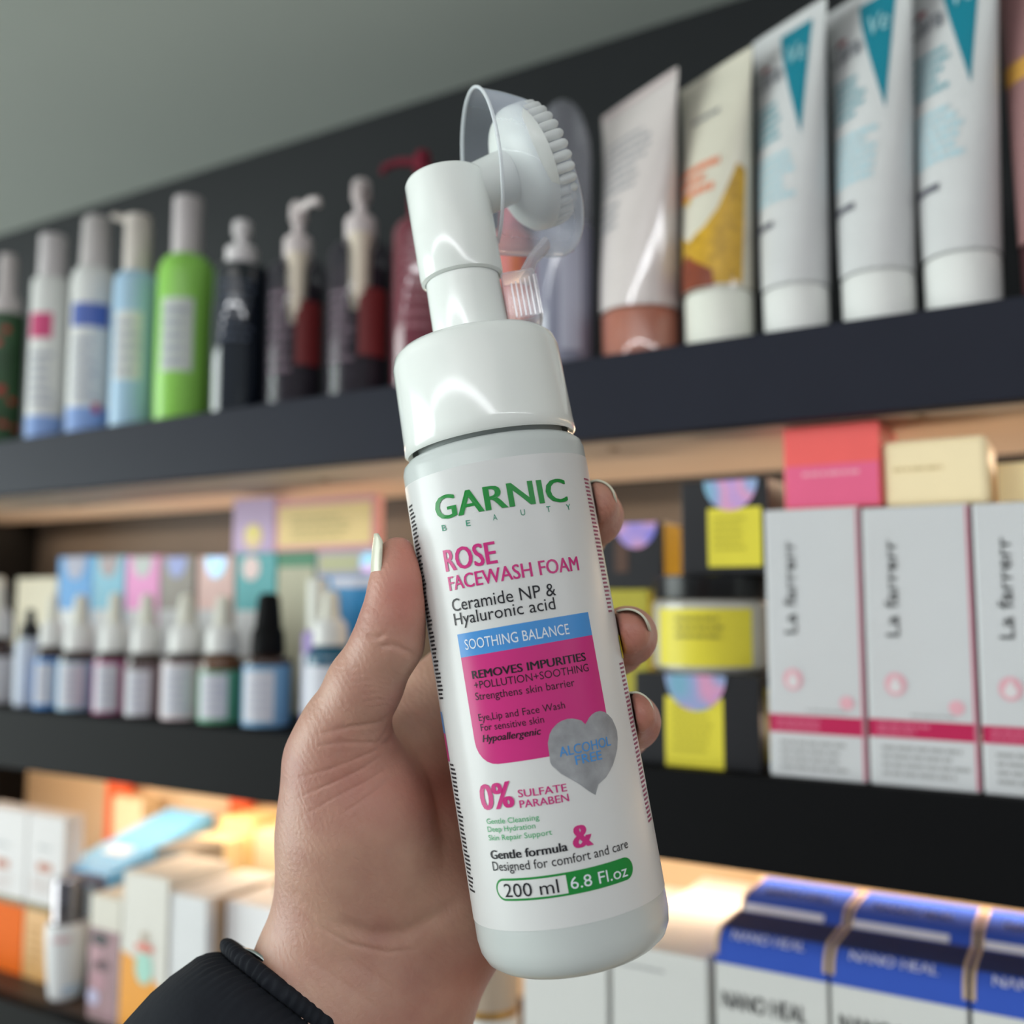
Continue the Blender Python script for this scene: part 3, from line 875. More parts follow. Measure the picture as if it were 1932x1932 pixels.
def bottle(name, label, pL, pR, yb, body_mat, zb=None, front=.006, neck=.55, sh=.012, group=GB, cat='bottle', ksz=1.0):
    zb = zT if zb is None else zb
    X, Y, r = slot(pL, pR, zb, front, ksz)
    t = thing(name, label, cat, (X, Y, zb), 0, group)
    face = math.atan2(X, -( -Y)) # azimuth towards the photographer
    t.rotation_euler.z = math.atan2(-X, Y)*0.55*-1 if False else 0
    h = Zat((pL+pR)/2, yb, Y)-zb
    lathe('body', bprof(r, h, r*neck, sh), body_mat, t, seg=40, angle=60)
    f = lambda py: Zat((pL+pR)/2, py, Y)-zb
    return t, r, h, f
def wrap(t, r, a0, a1, z0, z1, mat, name='label', e=.0003, label=None):
    return grid_on(r*math.radians(a0), r*math.radians(a1), z0, z1, cyl_surf(r, e), mat, t, name, nx=14, label=label)
def fp(t, r, a0, a1, z0, z1, mat, rows, seed=1, e=.0006):
    return words_on(r*math.radians(a0), r*math.radians(a1), z0, z1, cyl_surf(r, e), mat, t, rows, seed)
def facing_az(X, Y): return math.degrees(math.atan2(-X, Y))     # +deg = towards +x
INK = M(168, 172, 186, .6, name='faint_ink')

# 1 floral bottle at the left edge
t, r, h, f = bottle('lotion_bottle', 'green and red floral bottle at the left end of the top shelf', -38, 38, 598, M(48, 78, 50, .4, var=.7, scale=55, name='green_floral_print'), sh=.004, neck=.8)
for k in range(14):
    a = random.uniform(-10, 100); z = random.uniform(.1, .9)*h
    shape_on(oval(r*math.radians(a), z, .0035, .003, 9), cyl_surf(r, .0004), M(175, 40, 45, .5), t, 'flower_print', 2)
lathe('cap', [(r*.80, h-.001), (r*.82, h+.002), (r*.78, f(575)), (r*.5, f(560)), (r*.5, f(500)), (r*.42, f(488)), (0, f(488))], M(205, 195, 195, .35), t, seg=30)
# 2 white with magenta block
blueband = M(130, 160, 215, .4)
t, r, h, f = bottle('lotion_bottle', 'white bottle with a magenta square printed high on its front', 46, 124, 530, WHITE, sh=.006, neck=.6)
wrap(t, r, -12, 62, f(648), f(602), M(200, 60, 115, .4), 'color_block', label='magenta block')
wrap(t, r, -60, 110, .001, f(790), blueband, 'color_band'); fp(t, r, -5, 70, f(775), f(670), INK, 6, 2)
lathe('cap', cyl(r*.74, h-.0005, f(452), .002), M(205, 198, 200, .4), t, seg=28)
# 3 white with blue block
t, r, h, f = bottle('lotion_bottle', 'white bottle with a blue rectangle printed on its front', 122, 212, 512, WHITE, sh=.012, neck=.6)
wrap(t, r, -8, 95, f(628), f(585), M(78, 102, 178, .4), 'color_block', label='blue block')
wrap(t, r, -60, 110, .001, f(775), blueband, 'color_band'); fp(t, r, 0, 70, f(765), f(645), INK, 6, 3)
wrap(t, r, 60, 78, f(785), f(768), M(190, 60, 90, .4), 'color_block', e=.0006)
lathe('cap', [(r*.62, h-.0005), (r*.68, h+.001), (r*.62, f(425)), (r*.46, f(416)), (0, f(416))], M(205, 198, 198, .4), t, seg=28)
# 4 light blue pump
t, r, h, f = bottle('pump_bottle', 'light blue bottle with a white label and slim white pump', 204, 292, 520, M(168, 200, 226, .35), sh=.010, neck=.6)
wrap(t, r, -5, 70, f(725), f(600), WHITE, 'label'); fp(t, r, 0, 65, f(720), f(610), INK, 5, 4)
pm = M(215, 205, 198, .35, name='warm_white_plastic')
lathe('pump_collar', cyl(r*.62, h-.0005, f(430)), pm, t, seg=28)
lathe('pump_head', cyl(r*.58, f(430), f(414)), pm, t, seg=24)
sweep('spout', [(0, 0, f(420)), (-.010, -.006, f(418)), (-.019, -.012, f(412))], [.004, .0035, .0028], pm, t)
# 5 green
t, r, h, f = bottle('spray_bottle', 'bright lime green bottle with a tall white cap', 288, 398, 488, M(146, 208, 92, .3), sh=.018, neck=.5)
wrap(t, r, -2, 66, f(712), f(578), M(208, 214, 208, .5), 'label'); fp(t, r, 2, 62, f(705), f(590), INK, 5, 5)
lathe('cap', cyl(r*.54, h-.0005, f(380), .002), M(205, 196, 198, .4), t, seg=28)
# 6 dark navy
t, r, h, f = bottle('pump_bottle', 'dark navy bottle with a short white pump', 394, 502, 506, M(20, 27, 38, .08, coat=1.0), sh=.006, neck=.7)
fp(t, r, 0, 80, f(660), f(540), M(70, 78, 95, .5), 7, 6)
pump(t, h, f(421), r*.58, M(222, 216, 218, .35), None)
# 7, 8 clear bottles with white pumps, dip tubes and a red panel on the rear label
tube_m = M(222, 208, 190, .4, name='dip_tube')
for (pL, pR, yb, yt, sp, lb) in ((500, 612, 494, 386, -20, 'smoky clear bottle with a white pump whose spout points right'), (614, 738, 460, 343, None, 'smoky clear bottle with white pump pointing forward, left of the dark red bottle')):
    X, Y, r = slot(pL, pR, zT, .006)
    t = thing('pump_bottle', lb, 'bottle', (X, Y, zT), 0, GB)
    pc_ = (pL+pR)/2; f = lambda py: Zat(pc_, py, Y)-zT
    h = f(yb)
    lathe('body', bprof(r, h, r*.5, .014)[1:-1], clear(60, 56, 66, .35, .02, 'smoky_bottle_plastic', .45), t, seg=40, angle=60)
    lathe('contents', bprof(r*.86, h*.8, r*.86, .002), M(54, 46, 52, .25, name='dark_liquid'), t, seg=32, center=(0, 0, .001))
    a0 = facing_az(X, Y)
    grid_on(r*math.radians(a0-2), r*math.radians(a0+52), f(700 if sp else 685), f(582 if sp else 560), cyl_surf(r, .0006), M(120, 40, 42, .45), t, 'label', nx=10, label='red label')
    fp(t, r, a0-60, a0-8, f(720 if sp else 700), f(560), M(118, 100, 112, .6), 8, int(pL))
    lathe('dip_tube_housing', [(r*.28, h*.52), (r*.34, h*.62), (r*.36, h)], tube_m, t, seg=20)
    for q_ in t.children:
        if q_.name.startswith('dip_tube'): q_.location = (math.sin(math.radians(a0))*r*.70, -math.cos(math.radians(a0))*r*.70, 0)
    cm = M(218, 206, 206, .35, name='pump_white')
    pump(t, h-.002, f(yt), r*.50, cm, sp, .030)
    if sp is None: sweep('spout', [(0, 0, f(365)), (.008, -.012, f(368)), (.010, -.017, f(378))], [.0045, .004, .0035], cm, t)
# 9 dark red pump bottle
t, r, h, f = bottle('pump_bottle', 'dark red bottle with a dark red pump, behind the pump head in hand', 738, 850, 420, M(112, 46, 60, .2, coat=1.0), sh=.012, neck=.6)
pump(t, h, f(288), r*.48, M(112, 22, 44, .35), 195, .030)
fp(t, r, 0, 70, f(640), f(480), M(150, 95, 105, .5), 7, 9)
# coral bottle between
t, r, h, f = bottle('lotion_bottle', 'coral pink bottle seen below the clear brush cover', 925, 1008, 440, M(214, 124, 118, .3), sh=.010, neck=.6)
lathe('cap', cyl(r*.5, h-.0005, h+.022), M(196, 96, 104, .35), t, seg=26)
wrap(t, r, 25, 55, h*.3, h*.8, M(216, 120, 84, .4), 'color_stripe')
# 10 frosted grey bottle
t, r, h, f = bottle('lotion_bottle', 'frosted grey lilac bottle with a domed cap behind the brush', 1006, 1122, 430, M(128, 128, 146, .18, coat=1.0), sh=.008, neck=.9)
cp = [(r*.93, h-.0005), (r*.94, f(300))]
for k in range(7):
    a = PI/2*k/6; cp.append((r*.94*math.cos(a) if k < 6 else 0, f(300)+(f(190)-f(300))*math.sin(a)))
lathe('cap', cp, clear(150, 150, 160, .35, .12, 'frosted_cap', .35), t, seg=36)
wrap(t, r, 20, 62, h*.1, h*.9, M(165, 165, 182, .4), 'label')

# tubes standing on their caps
TROT = -math.radians(26.6)
def squeeze_tube(label, pL, pR, ycap, ctop, body_mat, cap_mat, group='squeeze tubes standing on their caps on the top shelf', oval_cap=1.0, wfac=1.5):
    X, Y, r = slot(pL, pR, zT, .006)
    t = thing('squeeze_tube', label, 'tube', (X, Y, zT), TROT, group)
    pm_ = (pL+pR)/2
    hc = Zat(pm_, ycap, Y)-zT; ht = Zat(ctop[0], ctop[1], Y)-zT
    lathe('cap', [(0, .0008), (r*.92, 0), (r*.97, .001), (r*.985, hc-.0015), (r*.96, hc), (0, hc)], cap_mat, t, seg=48)
    W = r*wfac
    NS_, NK = 26, 48; V = []; Fc = []
    def ab(s):
        e = s**1.25
        return r+(W-r)*e, (r*(1-s**1.6)**.9 if s < 1 else 0)+.0007
    hb = ht-.006-hc
    for i in range(NS_+2):
        s = min(1, i/(NS_-1)) if i < NS_ else 1.0
        z = hc+.0003+hb*s + (0 if i < NS_ else .0012+.0048*(i-NS_))
        a_, b_ = ab(s)
        if i >= NS_: b_ = .0006
        for k in range(NK):
            th_ = 2*PI*k/NK
            V.append((a_*math.cos(th_), b_*math.sin(th_), z))
    for i in range(NS_+1):
        for k in range(NK):
            k2 = (k+1) % NK; Fc.append((i*NK+k, i*NK+k2, (i+1)*NK+k2, (i+1)*NK+k))
    Fc.append(tuple((NS_+1)*NK+k for k in range(NK)))
    obj('body', V, Fc, body_mat, t, angle=70)
    def surf_e(e=.0003):
        def f_(x, z):          # x as fraction -1..1 of half width, z height
            s = min(1, max(0, (z-hc)/hb)); a_, b_ = ab(s)
            th_ = x*PI/2
            return Vector((a_*math.sin(th_), -b_*math.cos(th_)-e, z))
        return f_
    return t, r, W, hc, ht, surf_e
INK2 = M(150, 150, 155, .6, name='pale_ink')
t, r, W, hc, ht, sf = squeeze_tube('pale pink tube with grey print on a copper brown cap', 1134, 1286, 596, (1200, 178), M(214, 204, 202, .3, coat=1.0), M(170, 106, 88, .3, coat=1.0))
words_on(-.45, .5, ht*.60, ht*.84, sf(), INK2, t, 7, 21); words_on(-.45, .05, ht*.46, ht*.58, sf(), INK2, t, 3, 22)
grid_on(-.8, .8, ht-.0045, ht-.001, sf(.0006), M(196, 180, 180, .4), t, 'crimp_line', nx=8)
t, r, W, hc, ht, sf = squeeze_tube('cream tube with orange lettering and a honeycomb picture on a white cap', 1292, 1426, 562, (1350, 132), M(214, 208, 192, .3, coat=1.0), M(225, 225, 215, .3))
honey = M(196, 152, 40, .35, var=.6, scale=180, name='honey_print'); brown = M(128, 58, 34, .35, var=.4, scale=90, name='syrup_print')
shape_on([(-.95, hc+.002), (0, hc+.002), (.95, hc+.002), (.95, hc+.066), (.72, hc+.070), (.5, hc+.048), (.2, hc+.036), (-.15, hc+.030), (-.45, hc+.037), (-.8, hc+.034), (-.95, hc+.022)], sf(.0003), honey, t, 'honeycomb_print', 8, dens=.08, center=(.1, hc+.018))
shape_on([(-.93, hc+.001), (-.3, hc+.001), (.45, hc+.001), (.4, hc+.010), (.1, hc+.016), (-.2, hc+.023), (-.5, hc+.014), (-.93, hc+.019)], sf(.0009), brown, t, 'syrup_print', 6, dens=.08, center=(-.2, hc+.008))
shape_on(oval(-.25, hc+.056, .10, .0028, 10), sf(.0005), honey, t, 'drop_print', 2)
words_on(-.6, .4, ht*.52, ht*.65, sf(.0004), M(222, 130, 95, .5), t, 3, 23, h=.6, name='orange_print'); words_on(-.3, .3, ht*.80, ht*.84, sf(.0004), GREY_T, t, 1, 24)
TEAL = M(20, 122, 142, .35, name='teal_print'); LTEAL = M(170, 200, 210, .5, name='pale_teal_ink'); MT = M(110, 160, 172, .5, name='mid_teal_ink')
def white_tube(label, pL, pR, ycap, ctop, sd, cutL):
    t, r, W, hc, ht, sf = squeeze_tube(label, pL, pR, ycap, ctop, M(203, 203, 204, .35, name='white_tube'), WHITE)
    # teal sail shape at the upper right
    P = []
    for k in range(9):
        s = k/8; P.append((-.10+.56*s**1.25, ht*.955-(ht*.36)*s))
    P += [(.48, ht*.80), (.48, ht*.955)]
    shape_on(P, sf(.0004), TEAL, t, 'teal_sail', 8, dens=.06, center=(.30, ht*.86))
    text_on('Cera', sf(.0014), -.60, .01, ht*.80, ht*.80, .0115, M(112, 114, 124, .5), t, .01)
    text_on('Ve', sf(.0011), .08, .42, ht*.835, ht*.835, .0115, M(150, 196, 205, .5), t, .01)
    shape_on(oval(-.36, ht*.868, .10, .0018, 10), sf(.0006), M(150, 70, 80, .5), t, 'emblem', 2)
    words_on(-.52, .14, ht*.60, ht*.74, sf(.0004), MT, t, 5, sd+30, h=.55); words_on(-.55, .45, ht*.40, ht*.56, sf(.0004), LTEAL, t, 6, sd+40, h=.6)
    shape_on(rect(-.6, .02, ht*.325, ht*.345), sf(.0006), M(95, 95, 105, .5), t, 'dash_print', 4, dens=.04)
    return t
white_tube('white tube with teal corner, standing right beside the honey tube', 1440, 1568, 552, (1481, 42), 1, 0)
white_tube('white tube with teal corner, between two tubes of the same kind', 1588, 1732, 527, (1625, -15), 2, 0)
white_tube('white tube with teal corner nearest the right edge of the photo', 1744, 1896, 493, (1772, -72), 3, 0)
t, r, W, hc, ht, sf = squeeze_tube('brownish pink tube only just visible at the right edge', 1926, 2070, 462, (1985, -110), M(150, 112, 112, .3, coat=.2), M(70, 40, 44, .3))
grid_on(-.9, .2, ht*.62, ht*.68, sf(.0004), M(200, 150, 70, .4), t, 'color_stripe', nx=6)

# ---- middle shelf, left: dropper bottles
GD = 'small dropper bottles along the middle shelf'
def dropper(label, pL, pR, ysh, ycapb, ybulb, col, labcol=None, lab=None, glass=None, capm=None, front=.006, strip=None, capw=.74, bw=1.25):
    X, Y, r = slot(pL, pR, zM, front)
    t = thing('dropper_bottle', label, 'bottle', (X, Y, zM), 0, GD)
    pc_ = (pL+pR)/2; f = lambda py: Zat(pc_, py, Y)-zM
    glass = glass or M(52, 34, 28, .08, coat=.6, name='amber_glass')
    h = f(ycapb); hs = f(ysh)
    P = [(0, .0008), (r-.0015, 0), (r, .002), (r, hs-.001)]
    for k in range(1, 6):
        a = PI/2*k/5; P.append((r*.78+(r*.22)*math.cos(a), hs-.001+(h-hs)*.75*math.sin(a)))
    P += [(r*.58, h), (0, h)]
    lathe('body', P, glass, t, seg=32, angle=60)
    lb = lathe('label', [(r+.0003, .0018), (r+.0003, hs-.0028)], col, t, seg=40)
    a0 = facing_az(X, Y)
    if lab:
        grid_on(r*math.radians(a0-62), r*math.radians(a0+16), hs*lab[0], hs*lab[1], cyl_surf(r, .0007), M(200, 200, 208, .5, name='label_paper'), lb, 'label_panel', nx=12)
        fp(lb, r, a0-45, a0+10, hs*(lab[0]+.08), hs*(lab[1]-.08), M(184, 184, 200, .6), 5, int(pL)+50, e=.0011)
    capm = capm or WHITE
    zb_ = f(ybulb); H = zb_-h
    lathe('screw_cap', [(r*capw*.98, h-.001), (r*capw*1.02, h+.0008), (r*capw*.96, h+H*.36), (r*capw*.66, h+H*.47), (0, h+H*.48)], capm, t, seg=30)
    lathe('rubber_bulb', [(r*.34*bw, h+H*.44), (r*.33*bw, h+H*.5), (r*.29*bw, h+H*.78), (r*.27*bw, h+H*.92), (r*.18*bw, zb_-.0006), (0, zb_)], M(216, 214, 202, .5) if capm is WHITE else capm, t, seg=22)
    return t, r, h, f
dropper('amber dropper bottle with white label cut off by the left edge', -52, 26, 1232, 1200, 1088, M(206, 204, 208, .5))
dropper('plain white label dropper bottle with a black cap', 24, 76, 1214, 1200, 1148, M(198, 206, 222, .5), capm=M(24, 24, 26, .4), front=.012, glass=M(190, 200, 215, .2))
dropper('dropper bottle with a deep blue label', 62, 122, 1234, 1216, 1122, M(40, 120, 190, .5), lab=(.12, .85))
dropper('dropper bottle with a pale blue label, right of the deep blue one', 106, 184, 1240, 1224, 1122, M(140, 176, 200, .5), lab=(.1, .9))
dropper('dropper bottle with a magenta label', 174, 246, 1238, 1226, 1118, M(168, 62, 122, .5), lab=(.08, .88))
dropper('dropper bottle with a mauve grey label', 233, 308, 1246, 1228, 1120, M(112, 96, 100, .5), lab=(.06, .85))
dropper('dropper bottle with a pinkish white label', 302, 390, 1242, 1228, 1120, M(206, 186, 190, .5), lab=(.1, .9))
dropper('dropper bottle with a green label and amber shoulder', 373, 458, 1256, 1228, 1124, M(82, 148, 118, .5), lab=(.12, .88), glass=M(88, 52, 20, .08, coat=.6))
dropper('dropper bottle with a dusty blue label and a black dropper', 456, 548, 1246, 1232, 1118, M(106, 148, 184, .5), lab=(.12, .86), capm=M(10, 10, 12, .6, spec=.1), capw=.70, bw=1.7)
dropper('white label dropper bottle with deep teal glass beside the thumb', 575, 664, 1246, 1214, 1114, M(205, 206, 216, .5), glass=M(18, 84, 112, .1, coat=.5))
# violet and white slim bottle between
X, Y, r = slot(544, 600, zM, .010); t = thing('slim_bottle', 'slim white bottle with lilac body left of the teal dropper bottle', 'bottle', (X, Y+.012, zM))
f = lambda py: Zat(572, py, Y+.012)-zM
lathe('body', bprof(r, f(1190), r*.8, .004), M(158, 138, 192, .4), t, seg=32); lathe('label', [(r+.0004, f(1345)), (r+.0004, f(1232))], M(200, 200, 214, .5), t, seg=32)
lathe('cap', cyl(r*.72, f(1190)-.0005, f(1092), .002), M(218, 218, 210, .4), t, seg=28)

# ---- boxes
def carton(name, label, pL, pR, ytop, zb, Y, dpt, mat, group=None, cat='box', px_top=None, side=None, bev=.0005, h=None, rot=0.0):
    x0 = colX(pL, Y, zb); x1 = colX(pR, Y, zb); wd = x1-x0
    h = h if h else Zat(px_top if px_top is not None else (pL+pR)/2, ytop, Y)-zb
    t = thing(name, label, cat, ((x0+x1)/2, Y+dpt/2, zb), rot, group)
    b = box('carton_body', -wd/2, wd/2, -dpt/2, dpt/2, 0, h, mat, t, bev=bev)
    t['w'] = wd
    O = Vector(((x0+x1)/2, Y+dpt/2, zb))
    def f(px, py):                     # image point -> (x,z) on the front face
        P = onY(px, py, Y)-O; return P.x, P.z
    fs = plane_surf(-dpt/2, .0003)
    return t, wd, h, f, fs, O
def holo(name='holographic_foil'):
    if 'holo' in MATS: return MATS['holo']
    m = bpy.data.materials.new(name); m.use_nodes = True
    nt = m.node_tree; p = nt.nodes['Principled BSDF']
    tc = nt.nodes.new('ShaderNodeTexCoord'); nz = nt.nodes.new('ShaderNodeTexNoise'); nz.inputs['Scale'].default_value = 45; nz.inputs['Detail'].default_value = 0
    rp = nt.nodes.new('ShaderNodeValToRGB'); cr = rp.color_ramp
    cols = [(.30, (130, 130, 225)), (.42, (190, 160, 220)), (.50, (226, 160, 196)), (.58, (160, 170, 215)), (.72, (130, 180, 205))]
    while len(cr.elements) < len(cols): cr.elements.new(.5)
    for e_, (pp, c) in zip(cr.elements, cols): e_.position = pp; e_.color = (lin(c[0]), lin(c[1]), lin(c[2]), 1)
    nt.links.new(tc.outputs['Object'], nz.inputs['Vector']); nt.links.new(nz.outputs['Fac'], rp.inputs['Fac']); nt.links.new(rp.outputs['Color'], p.inputs['Base Color'])
    p.inputs['Roughness'].default_value = .3; p.inputs['Metallic'].default_value = .25
    MATS['holo'] = m
    return m
HOLO = holo()
def disc(t, cx, cz, rx, rz, fs_, mat, name='seal_sticker', half=False, label=None):
    o = oval(cx, cz, rx, rz, 28) if not half else oval(cx, cz, rx, rz, 20, PI, 2*PI)
    return shape_on(o, fs_, mat, t, name, 3, label=label)
GC = 'colourful cartons in the second row of the middle shelf'
YC = .585
rowdef = [('blue carton with a grey seal, first of the back row', 100, 165, (64, 140, 200), (150, 150, 170)),
 ('pale aqua carton with a brownish seal', 166, 226, (124, 184, 206), (160, 140, 140)),
 ('bright pink carton with a grey seal', 229, 292, (232, 146, 200), (185, 190, 186)),
 ('grey carton with a periwinkle seal', 294, 358, (146, 138, 128), None),
 ('peach carton with a rainbow foil seal', 366, 434, (222, 184, 176), None),
 ('teal carton with a pale round seal', 438, 514, (84, 168, 172), (232, 205, 200))]
teal_info = None
for lb, a, b_, c, s in rowdef:
    t, wd, h, f, fs, O = carton('carton', lb, a, b_, 1050 if a < 430 else 1044, zM, YC, .030, M(*c, .45), GC)
    sm = M(*s, .4) if s else (M(150, 160, 215, .4) if a == 294 else HOLO)
    if a < 430:
        disc(t, 0, h-.0006, wd*.30, wd*.42, plane_surf(-.015, .0004), sm, half=True)
        lo = f((a+b_)/2, 1150)[1]
        grid_on(-wd/2+.001, wd/2-.001, .002, lo, fs, M(205, 205, 205, .5), t, 'label_panel', nx=2)
    else:
        cx, cz = f(474, 1072); disc(t, cx, cz, .0100, .0100, plane_surf(-.015, .0004), sm, label='pale round seal'); teal_info = (O, h, wd)
        grid_on(-wd/2+.001, wd/2-.001, .002, f(474, 1152)[1], fs, M(205, 205, 205, .5), t, 'label_panel', nx=2)
t, wd, h, f, fs, O = carton('carton', 'lilac carton with a yellow and pink round seal, standing on the teal one', 438, 516, 940, teal_info[0].z+teal_info[1]+.0003, YC, .030, M(196, 168, 204, .45), GC)
cx, cz = f(478, 1012); cz = max(cz, .011); disc(t, cx, cz, .0105, .0105, plane_surf(-.015, .0004), M(236, 206, 150, .4), label='yellow and pink seal')
disc(t, cx, cz+.003, .007, .005, plane_surf(-.015, .0007), M(238, 222, 120, .4))
t, wd, h, f, fs, O = carton('carton', 'green carton right of the teal carton', 517, 590, 1041, zM, YC, .030, M(66, 132, 96, .45), GC)
grid_on(-wd/2+.001, wd/2-.001, .002, f(550, 1070)[1], fs, M(190, 186, 160, .5), t, 'label_panel', nx=2)
gz = zM+h
t, wd, h, f, fs, O = carton('carton', 'iridescent pale carton behind the blue box', 592, 708, 1043, zM, YC, .030, M(176, 164, 178, .4), GC, h=gz-zM)
disc(t, wd*.36, h-.010, .008, .008, plane_surf(-.015, .0004), HOLO); shape_on(rect(-wd*.45, wd*.2, h-.016, h-.004), plane_surf(-.015, .0004), M(186, 184, 140, .4), t, 'color_patch', 1)
t, wd, h, f, fs, O = carton('gift_carton', 'long yellow carton with pink edges lying on top of the back row', 518, 708, 938, gz+.0003, YC, .010, M(226, 160, 160, .45), None, px_top=612)
shape_on(rect(-wd*.46, wd*.46, h*.10, h*.86), plane_surf(-.005, .0004), M(240, 208, 140, .45), t, 'front_panel', 1, label='yellow front panel')
words_on(-wd*.32, wd*.28, h*.22, h*.68, plane_surf(-.005, .0008), M(196, 178, 116, .5), t, 4, 60)
t, wd, h, f, fs, O = carton('carton', 'medium blue carton with a white strip behind the teal dropper bottle', 597, 716, 1086, zM, .556, .026, M(50, 142, 200, .45))
shape_on(rect(-wd*.28, wd*.42, h-.0085, h-.0015), fs, M(210, 210, 222, .45), t, 'white_strip', 1)
t, wd, h, f, fs, O = carton('carton', 'cream carton behind the droppers at the left edge', 22, 98, 1090, zM, .60, .03, M(214, 204, 178, .5), px_top=60)
# hidden by the hand: nothing visible
# ---- middle shelf, right
GL = 'tall white cartons with a crimson band'
YLb = .507
CRIM = M(188, 34, 84, .4, name='crimson_print'); LG = M(160, 160, 162, .5, name='light_grey_ink'); PALEP = M(224, 170, 182, .45, name='pale_pink_print')
lw = M(206, 207, 210, .18, coat=.4, var=.01, name='glossy_white_carton')
tops = []
for (a, b_, yt, lb) in ((1454, 1637, 958, 'tall white carton with crimson band under the red box'), (1643, 1851, 953, 'tall white carton with crimson band under the cream box'), (1858, 2085, 944, 'tall white carton with crimson band cut off by the right edge')):
    t, wd, h, f, fs, O = carton('tall_carton', lb, a, b_, yt, zM, YLb, .042, lw, GL, bev=.0008)
    tops.append((O, h, wd))
    s = wd/.052
    y0 = 1368 if a == 1454 else (1378 if a == 1643 else 1392)
    z1 = f((a+b_)/2, y0-17)[1]; z0 = f((a+b_)/2, y0+17)[1]
    shape_on(rect(-wd/2+.0003, wd/2-.0003, z0, z1), fs, CRIM, t, 'crimson_band', 1)
    words_on(-wd*.42, wd*.08, z0+.0012, z1-.0012, plane_surf(-.021, .0006), M(214, 110, 140, .5), t, 2, a)
    lx = -wd/2+wd*.30
    text_on('La farrerr', plane_surf(-.021, .0004), lx+.001, 0, h*.53, h*.88, .0060, M(150, 152, 156, .4), t, .012, vertical=True)
    cx = lx-.0015; cz = h*.36
    ring = shape_on(oval(cx, cz, .0050, .0056, 24), plane_surf(-.021, .0004), PALEP, t, 'drop_emblem', 2)
    shape_on([(cx-.003, cz-.001), (cx-.002, cz-.0032), (cx, cz-.004), (cx+.002, cz-.0032), (cx+.003, cz-.001), (cx+.0012, cz+.002), (cx, cz+.0042), (cx-.0012, cz+.002)], plane_surf(-.021, .0007), M(222, 216, 218, .4), ring, 'drop_shape', 2)
    shape_on(oval(wd*.32, z1+.007, .0035, .0035, 16), plane_surf(-.021, .0004), PALEP, t, 'drop_emblem', 2)
    words_on(-wd*.10, wd*.38, z1+.0015, z1+.0035, fs, LG, t, 1, a+1)
    words_on(-wd*.38, wd*.42, z0-.019, z0-.003, fs, LG, t, 4, a+2)
    grid_on(-.0205, .0205, .001, h-.001, side_surf(wd/2, .0003), M(176, 60, 92, .4), t, 'side_panel', nx=1, label='crimson side')
    shape_on(rect(wd/2-.0016, wd/2-.0004, .001, h-.001), plane_surf(-.021, .0004), M(200, 120, 140, .4), t, 'edge_stripe', 1)
O1, h1, w1 = tops[0]; O2, h2, w2 = tops[1]; O3, h3, w3 = tops[2]
t, wd, h, f, fs, O = carton('gift_box', 'coral red box on top of the first tall white carton', 1481, 1664, 800, O1.z+h1+.0003, .512, .050, M(240, 98, 94, .35), px_top=1570)
shape_on(rect(-wd*.48, wd*.48, h*.02, h*.52), fs, M(230, 98, 138, .4), t, 'pink_panel', 1); words_on(-wd*.3, wd*.3, h*.36, h*.46, plane_surf(-.025, .0007), M(238, 160, 180, .5), t, 1, 70)
t, wd, h, f, fs, O = carton('carton', 'cream box with sloping shoulder on top of the second tall carton', 1668, 1868, 826, O2.z+h2+.0003, .514, .045, M(246, 226, 184, .5), px_top=1765, bev=.003)
words_on(-wd*.4, wd*.2, h*.5, h*.62, fs, M(214, 190, 140, .5), t, 1, 71)
t, wd, h, f, fs, O = carton('carton', 'cream box leaning at the right edge on the third tall carton', 1892, 2060, 868, O3.z+h3+.002, .526, .04, M(246, 222, 170, .5), px_top=1975, rot=-.12)
# black and yellow range
BK = M(30, 30, 34, .35, name='black_carton'); YL = M(222, 208, 62, .45, name='yellow_label')
t, wd, h, f, fs, O = carton('black_carton', 'black carton with yellow label under the yellow label jar', 1200, 1436, 1272, zM, YLb+.004, .050, BK, px_top=1318)
xa_, za_ = f(1257, 1470); xb_, zb_ = f(1364, 1318)
lbp = shape_on(rect(xa_, xb_, za_, zb_), fs, YL, t, 'yellow_label', 1); words_on(xa_+.004, xb_-.004, zb_-.03, zb_-.004, plane_surf(-.025, .0007), M(190, 178, 50, .5), lbp, 6, 72)
cx, cz = f(1312, 1271); disc(t, cx, h-.0005, .0172, .019, plane_surf(-.025, .0009), HOLO, half=True, label='holographic half round seal')
grid_on(-.016, .020, h*.08, h*.86, side_surf(wd/2), M(190, 176, 44, .45), t, 'side_label', nx=1, label='yellow side label')
bz_top = zM+h; bO = O
# jar
X, Y, r = slot(1232, 1456, bz_top, YLb-YF)
t = thing('cream_jar', 'pale glass jar with black lid and yellow label', 'jar', (X, Y, bz_top+.0003))
f = lambda py: Zat(1344, py, Y)-bz_top
hj = f(1133)
lathe('glass_jar', [(0, .001), (r-.003, 0), (r, .003), (r, hj-.002), (r-.002, hj), (0, hj)], M(184, 180, 172, .12, coat=.5), t, seg=56)
a0 = facing_az(X, Y)
yl = grid_on(r*math.radians(a0-58), r*math.radians(a0+40), hj*.10, hj*.88, cyl_surf(r, .0004), YL, t, 'yellow_label', nx=18)
words_on(r*math.radians(a0-35), r*math.radians(a0+18), hj*.45, hj*.80, cyl_surf(r, .0009), M(150, 140, 50, .5), yl, 3, 73)
lathe('lid', [(r*.99, hj+.0003), (r, hj+.001), (r, f(1090)), (r-.001, f(1088)), (0, f(1088))], M(20, 20, 22, .25), t, seg=56)
ztop = bz_top+f(1088)
t, wd, h, f, fs, O = carton('black_carton', 'black carton with yellow label standing on the jar lid', 1288, 1452, 905, ztop+.0006, YLb+.008, .044, BK, px_top=1370)
xa_, za_ = f(1337, 1070); xb_, zb_ = f(1436, 955)
za_ = max(za_, .001)
